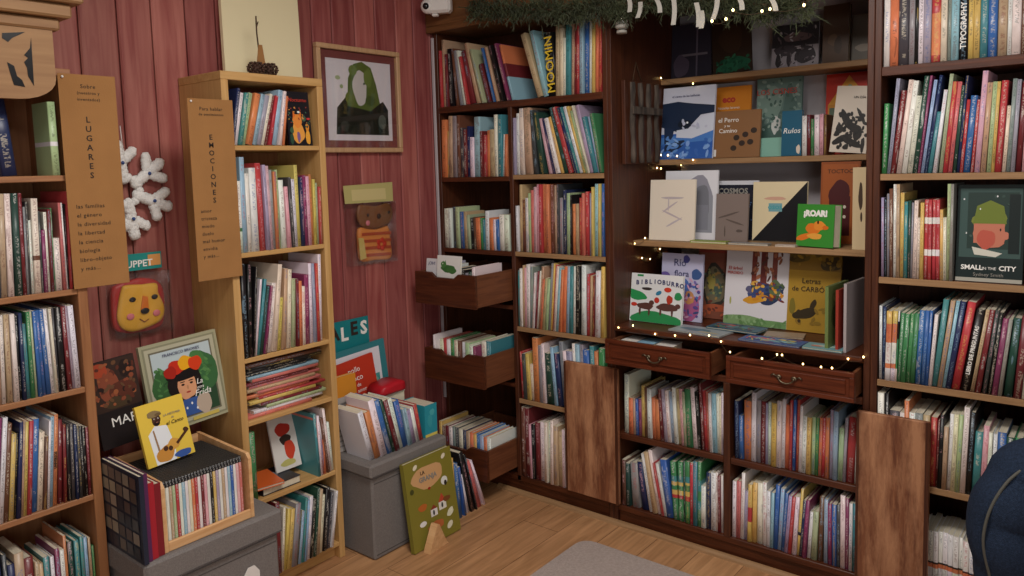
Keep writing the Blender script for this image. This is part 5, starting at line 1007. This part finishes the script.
for px, py, L, tw in ((628, 2, .06, .1), (640, 7, .06, -.2), (656, 4, .055, .3), (673, 2, .105, 0), (696, 8, .09, .1), (701, 16, .065, 0), (717, 2, .08, -.2), (738, 2, .05, .3), (770, 3, .05, .4)):
    p = ony(px, py, 2.69)-g0
    def rib(b, p=p, L=L, tw=tw):
        o = len(b.v); n = 6; wd = .0085
        for i in range(n+1):
            f = i/n; c = p+Vector((math.sin(f*3)*.003+tw*L*f, .004*math.sin(f*4), .02-L*f)); b.addv([c-Vector((wd, 0, 0)), c+Vector((wd, .004, 0)), c+Vector((wd, .0055, 0)), c+Vector((-wd, .0015, 0))])
        for i in range(n):
            for k in range(4): b.face([o+i*4+k, o+i*4+(k+1) % 4, o+i*4+4+(k+1) % 4, o+i*4+4+k], MT['ribbon'])
        b.face([o, o+1, o+2, o+3], MT['ribbon']); b.face([o+n*4+k for k in range(4)], MT['ribbon'])
    one('ribbon_tag', rib, gl)
def hooks(b):
    for t in (.1, .5, .9): p = gpath(t)-g0; b.tube([p, p+Vector((0, 2.789-2.74-p.y, .02))], .003, MT['steel'], 6)
one('hook', hooks, gl)
# string lights
fl_ = empty('string_lights', (-1.2, 2.8, .9), 'warm fairy light string along the display desk, inner side and garland', 'string lights'); f0 = fl_.location
BUL = []
def onp(px, py, mode):
    if mode == 'd': p = ony(px, py, 2.803)
    elif mode == 's': p = onx(px, py, -1.718)
    elif mode == 'f': p = ony(px, py, 2.704)
    elif mode == 'g': p = ony(px, py, 2.66)
    elif mode == 't': p = ony(px, py, 3.25)
    elif mode == 'm': p = ony(px, py, 3.192)
    elif mode == 'l': p = ony(px, py, 2.978)
    return p
runs = [[(804, 5, 'g'), (770, 9, 'g'), (762, 11, 'g'), (733, 10, 'g'), (726, 19, 'g'), (712, 21, 'g')],
        [(661, 78, 't'), (693, 83.5, 't')], [(655, 153.5, 'm'), (661, 155, 'm'), (668, 155.3, 'm'), (677, 156, 'm'), (693, 160, 'm')],
        [(648, 163, 's'), (657, 168, 's'), (661, 168.5, 's'), (674, 161, 's'), (681, 165, 's')], [(635, 243.5, 's'), (645, 238, 'l')],
        [(642, 258, 's'), (650, 259, 's'), (660, 249, 's'), (668, 254, 's'), (667, 255.5, 's')],
        [(618.5, 327.5, 'd'), (633, 325.5, 'd'), (655, 334, 'd'), (675, 335.5, 'd'), (690, 335, 'd'), (709, 335.5, 'd'), (721, 341.5, 'd'), (730, 352, 'd'), (762, 358.5, 'f'), (777, 354.5, 'd'), (782, 355, 'd'), (803, 364, 'd'), (821, 367, 'd'), (832, 368, 'd'), (848, 359, 'd'), (863.5, 357, 'd')]]
def wire(b):
    for r in runs:
        P = [onp(*q)-f0 for q in r]; path = []
        for a_, c_ in zip(P, P[1:]):
            for k in range(4): f = k/4; path.append(a_.lerp(c_, f)-Vector((0, 0, .006+.008*math.sin(math.pi*f))))
        path.append(P[-1]-Vector((0, 0, .006)))
        if len(path) > 1: b.tube(path, .0009, MT['twig'], 4)
one('wire', wire, fl_)
for r in runs:
    for q in r:
        p = onp(*q)-f0; rad = .0045 if q[2] in 'g' else .0032
        one('bulb', lambda b: b.ball(p, (rad, rad, rad*1.2), MT['bulb'], 8, 6), fl_)
# security camera
P = ony(437, 7, 2.72); M = Matrix.Translation((P.x, 2.73, P.z)) @ Matrix.Rotation(R_(28), 4, 'Z')
sc = empty('security_camera', (0, 0, 0), 'white wall security camera with black lens above the corner bookcase', 'security camera', M=M)
one('body', lambda b: (b.box(-.055, -.03, -.03, .065, .03, .045, MT['white'], bev=.012), b.ball((-.05, -.012, .005), (.036, .03, .036), MT['white'], 14, 8)), sc)
one('lens', lambda b: b.ball((-.052, -.038, .002), (.016, .012, .016), MT['black'], 12, 8), sc)
one('bracket', lambda b: (b.tube([(.02, .02, -.01), (.045, .06, -.01)], .012, MT['white'], 8), b.box(-.03, -.02, -.044, .0, .01, -.031, MT['white'], bev=.004)), sc)
# lantern bauble
P = ony(622, 22, 2.775); lb = empty('bauble_ornament', (P.x, 2.772, P.z), 'clear bauble with white snowy scene hanging left of the garland', 'ornament')
one('globe', lambda b: b.ball((0, 0, 0), .036, MT['glass'], 16, 10), lb)
one('scene', lambda b: (b.prism([(-.028, -.02), (.028, -.02), (.024, -.004), (.016, .004), (.012, .020), (.004, .008), (-.004, .026), (-.012, .008), (-.024, .002)], -.004, .004, MT['ribbon']), b.ball((0, 0, -.020), (.028, .028, .012), MT['ribbon'], 10, 6), [b.ball((.024*math.cos(k), .02*math.sin(k*2), .02*math.sin(k*1.7)), .005, MT['ribbon'], 6, 4) for k in range(9)]), lb)
one('cap', lambda b: (b.tube([(0, 0, .034), (0, 0, .047)], .010, MT['ribbon'], 10), b.tube([(0, 0, -.046), (0, 0, -.035)], .022, MT['ribbon'], 12), b.tube([(0, 0, .047), (0, .02, .095)], .0012, MT['twig'], 4)), lb)

# ------------------------------------------------------------------ chair with a denim jacket at the right edge
P = ony(1125, 560, 1.95); cx, cy = P.x, 1.95
ch = empty('wooden_chair', (cx, cy, 0), 'wooden chair under the dark denim jacket at the right edge', 'chair')
def leg(x, y, h_): one('leg', lambda b: b.box(x-.018, y-.018, .0005, x+.018, y+.018, h_, MT['walnutpine'], bev=.004), ch)
for x, y, h_ in ((-.17, -.17, .44), (.17, -.17, .44), (-.17, .17, .44), (.17, .17, .44)): leg(x, y, h_)
one('seat', lambda b: b.box(-.2, -.2, .441, .2, .2, .465, MT['walnutpine'], bev=.008), ch)
one('backrest', lambda b: (b.box(-.18, .15, .466, -.15, .18, .84, MT['walnutpine'], bev=.004), b.box(.15, .15, .466, .18, .18, .84, MT['walnutpine'], bev=.004), b.box(-.149, .155, .70, .149, .175, .83, MT['walnutpine'], bev=.004)), ch)
jk = empty('denim_jacket', (cx, cy, .60), 'dark navy denim jacket draped on a chair at the right edge', 'jacket')
def loft(b, secs, m, seg=20, lump=.0):
    o = len(b.v); rr = random.Random(5)
    for (x, y, z, rx, ry) in secs:
        b.addv([(x+rx*math.cos(a)*(1+lump*math.sin(3*a+z*20)), y+ry*math.sin(a)*(1+lump*math.sin(5*a+z*31)), z) for a in (2*math.pi*k/seg for k in range(seg))])
    for i in range(len(secs)-1):
        for k in range(seg): k2 = (k+1) % seg; b.face([o+i*seg+k, o+i*seg+k2, o+(i+1)*seg+k2, o+(i+1)*seg+k], m, smooth=True)
    b.face([o+k for k in range(seg)], m); b.face([o+(len(secs)-1)*seg+k for k in range(seg)], m)
one('torso', lambda b: loft(b, [(0, .16, -.12, .15, .05), (0, .16, -.05, .18, .06), (0, .165, .05, .19, .065), (0, .165, .16, .195, .065), (0, .165, .25, .185, .06), (0, .165, .30, .15, .05), (0, .165, .33, .09, .035)], MT['denim'], 28, .05), jk)
one('collar', lambda b: b.tube([(-.1, .1, .315), (-.05, .09, .345), (0, .088, .35), (.05, .09, .345), (.1, .1, .315)], .028, MT['denim'], 10), jk)
def spline(K, n):
    out = []
    for i in range(len(K)-1):
        p0, p1, p2, p3 = (Vector(K[max(0, min(len(K)-1, i+k-1))]) for k in range(4))
        for j in range(n): t = j/n; out.append(.5*((2*p1)+(p2-p0)*t+(2*p0-5*p1+4*p2-p3)*t*t+(3*p1-p0-3*p2+p3)*t**3))
    return out+[Vector(K[-1])]
for sx in (-1, 1):
    def sleeve(b):
        P = spline([(sx*.11, .15, .315), (sx*.165, .125, .275), (sx*.205, .10, .20), (sx*.22, .085, .11), (sx*.205, .09, .02), (sx*.19, .10, -.06), (sx*.175, .11, -.14)], 6); n = len(P)
        b.tube([p+Vector((.003*math.sin(i*.7), .004*math.sin(i*.9), 0)) for i, p in enumerate(P)], .078, MT['denim'], 20, taper=[(.6+.4*min(1, i/8))*(1-.22*max(0, (i-14)/22))*(1+.014*math.sin(i*1.1)+.02*math.sin(i*.63+sx)) for i in range(n)])
    sl = one('sleeve', sleeve, jk)
    P = spline([(sx*.11, .15, .315), (sx*.165, .125, .275), (sx*.205, .10, .20), (sx*.22, .085, .11), (sx*.205, .09, .02), (sx*.19, .10, -.06), (sx*.175, .11, -.14)], 6); n_ = len(P)
    one('seam', lambda b: b.tube([p+Vector((-.25-.3*i/n_, -.90, .15)).normalized()*.0825*(.6+.4*min(1, i/8))*(1-.22*max(0, (i-14)/22)) for i, p in enumerate(P) if i < 32], .0035, MT['stitch'], 6), sl)
    one('cuff', lambda b: b.tube([(sx*.172, .112, -.15), (sx*.17, .114, -.185)], .062, MT['denim'], 20), sl)
one('placket', lambda b: b.tube(spline([(0, .08, .33), (.004, .092, .2), (0, .095, .05), (-.004, .105, -.1)], 5), .012, MT['denim'], 8, ), jk)

# ------------------------------------------------------------------ books become objects
BUILT = []
_n = len(bpy.data.objects)
emit_books(300)
def find(key, i):
    for b in BOOKS:
        if b['key'] == key and b['i'] == i and b.get('obj'): return b
def spine(key, i, s, mat, k=.7, frac=.66):
    b = find(key, i)
    if not b: return
    text('spine_title', b['obj'], s, b['t']*.5, b['h']*.5, min(b['t']*k*1.35, b['h']*frac/(len(s)*.62)), mat, -.0005, -math.pi/2, bold=.0004)
spine('l1b', 2, 'MOOMIN', 'inky', .95, .95)
spine('r4', 18, 'LIBRO DE PREGUNTAS', 'inkw'); spine('a4', 15, 'UNIVERSOS', 'ink')
spine('r1', 11, 'TYPOGRAPHY', 'inkw'); spine('c2', 0, 'cuentos', 'inkw')

# ------------------------------------------------------------------ light: the shop's ceiling lamps out of frame, plus an added fill light
def area(name, loc, target, sx, sy, power, col):
    L = bpy.data.lights.new(name, 'AREA'); L.shape = 'RECTANGLE'; L.size = sx; L.size_y = sy; L.energy = power; L.color = col
    o = bpy.data.objects.new(name, L); C.objects.link(o); o.location = loc; o.rotation_euler = (Vector(target)-Vector(loc)).to_track_quat('-Z', 'Y').to_euler(); return o
area('ceiling_lamp', (-.85, 1.3, 2.7), (-.95, 1.45, 0), .9, .5, 40, (1, .96, .91))
area('ceiling_lamp', (.7, .2, 2.7), (-.5, 1.2, .6), 1.2, .6, 20, (1, .96, .92))
area('ceiling_lamp', (-1.4, -.6, 2.7), (-1.9, .6, .8), 1.0, .6, 10, (1, .96, .91))
area('front_fill', (1.5, -.9, 1.35), (-1.5, 2.0, .35), 1.6, 1.5, 26, (1, .97, .95))  # added fill light behind the viewpoint, lifts the floor and lower shelves
W = bpy.data.worlds.new('shop_interior'); SC.world = W; W.use_nodes = True
W.node_tree.nodes['Background'].inputs[0].default_value = (1, .93, .86, 1); W.node_tree.nodes['Background'].inputs[1].default_value = .07
SC.view_settings.view_transform = 'Standard'; SC.view_settings.look = 'None'; SC.view_settings.gamma = 1; SC.view_settings.use_curve_mapping = False; SC.view_settings.exposure = 0
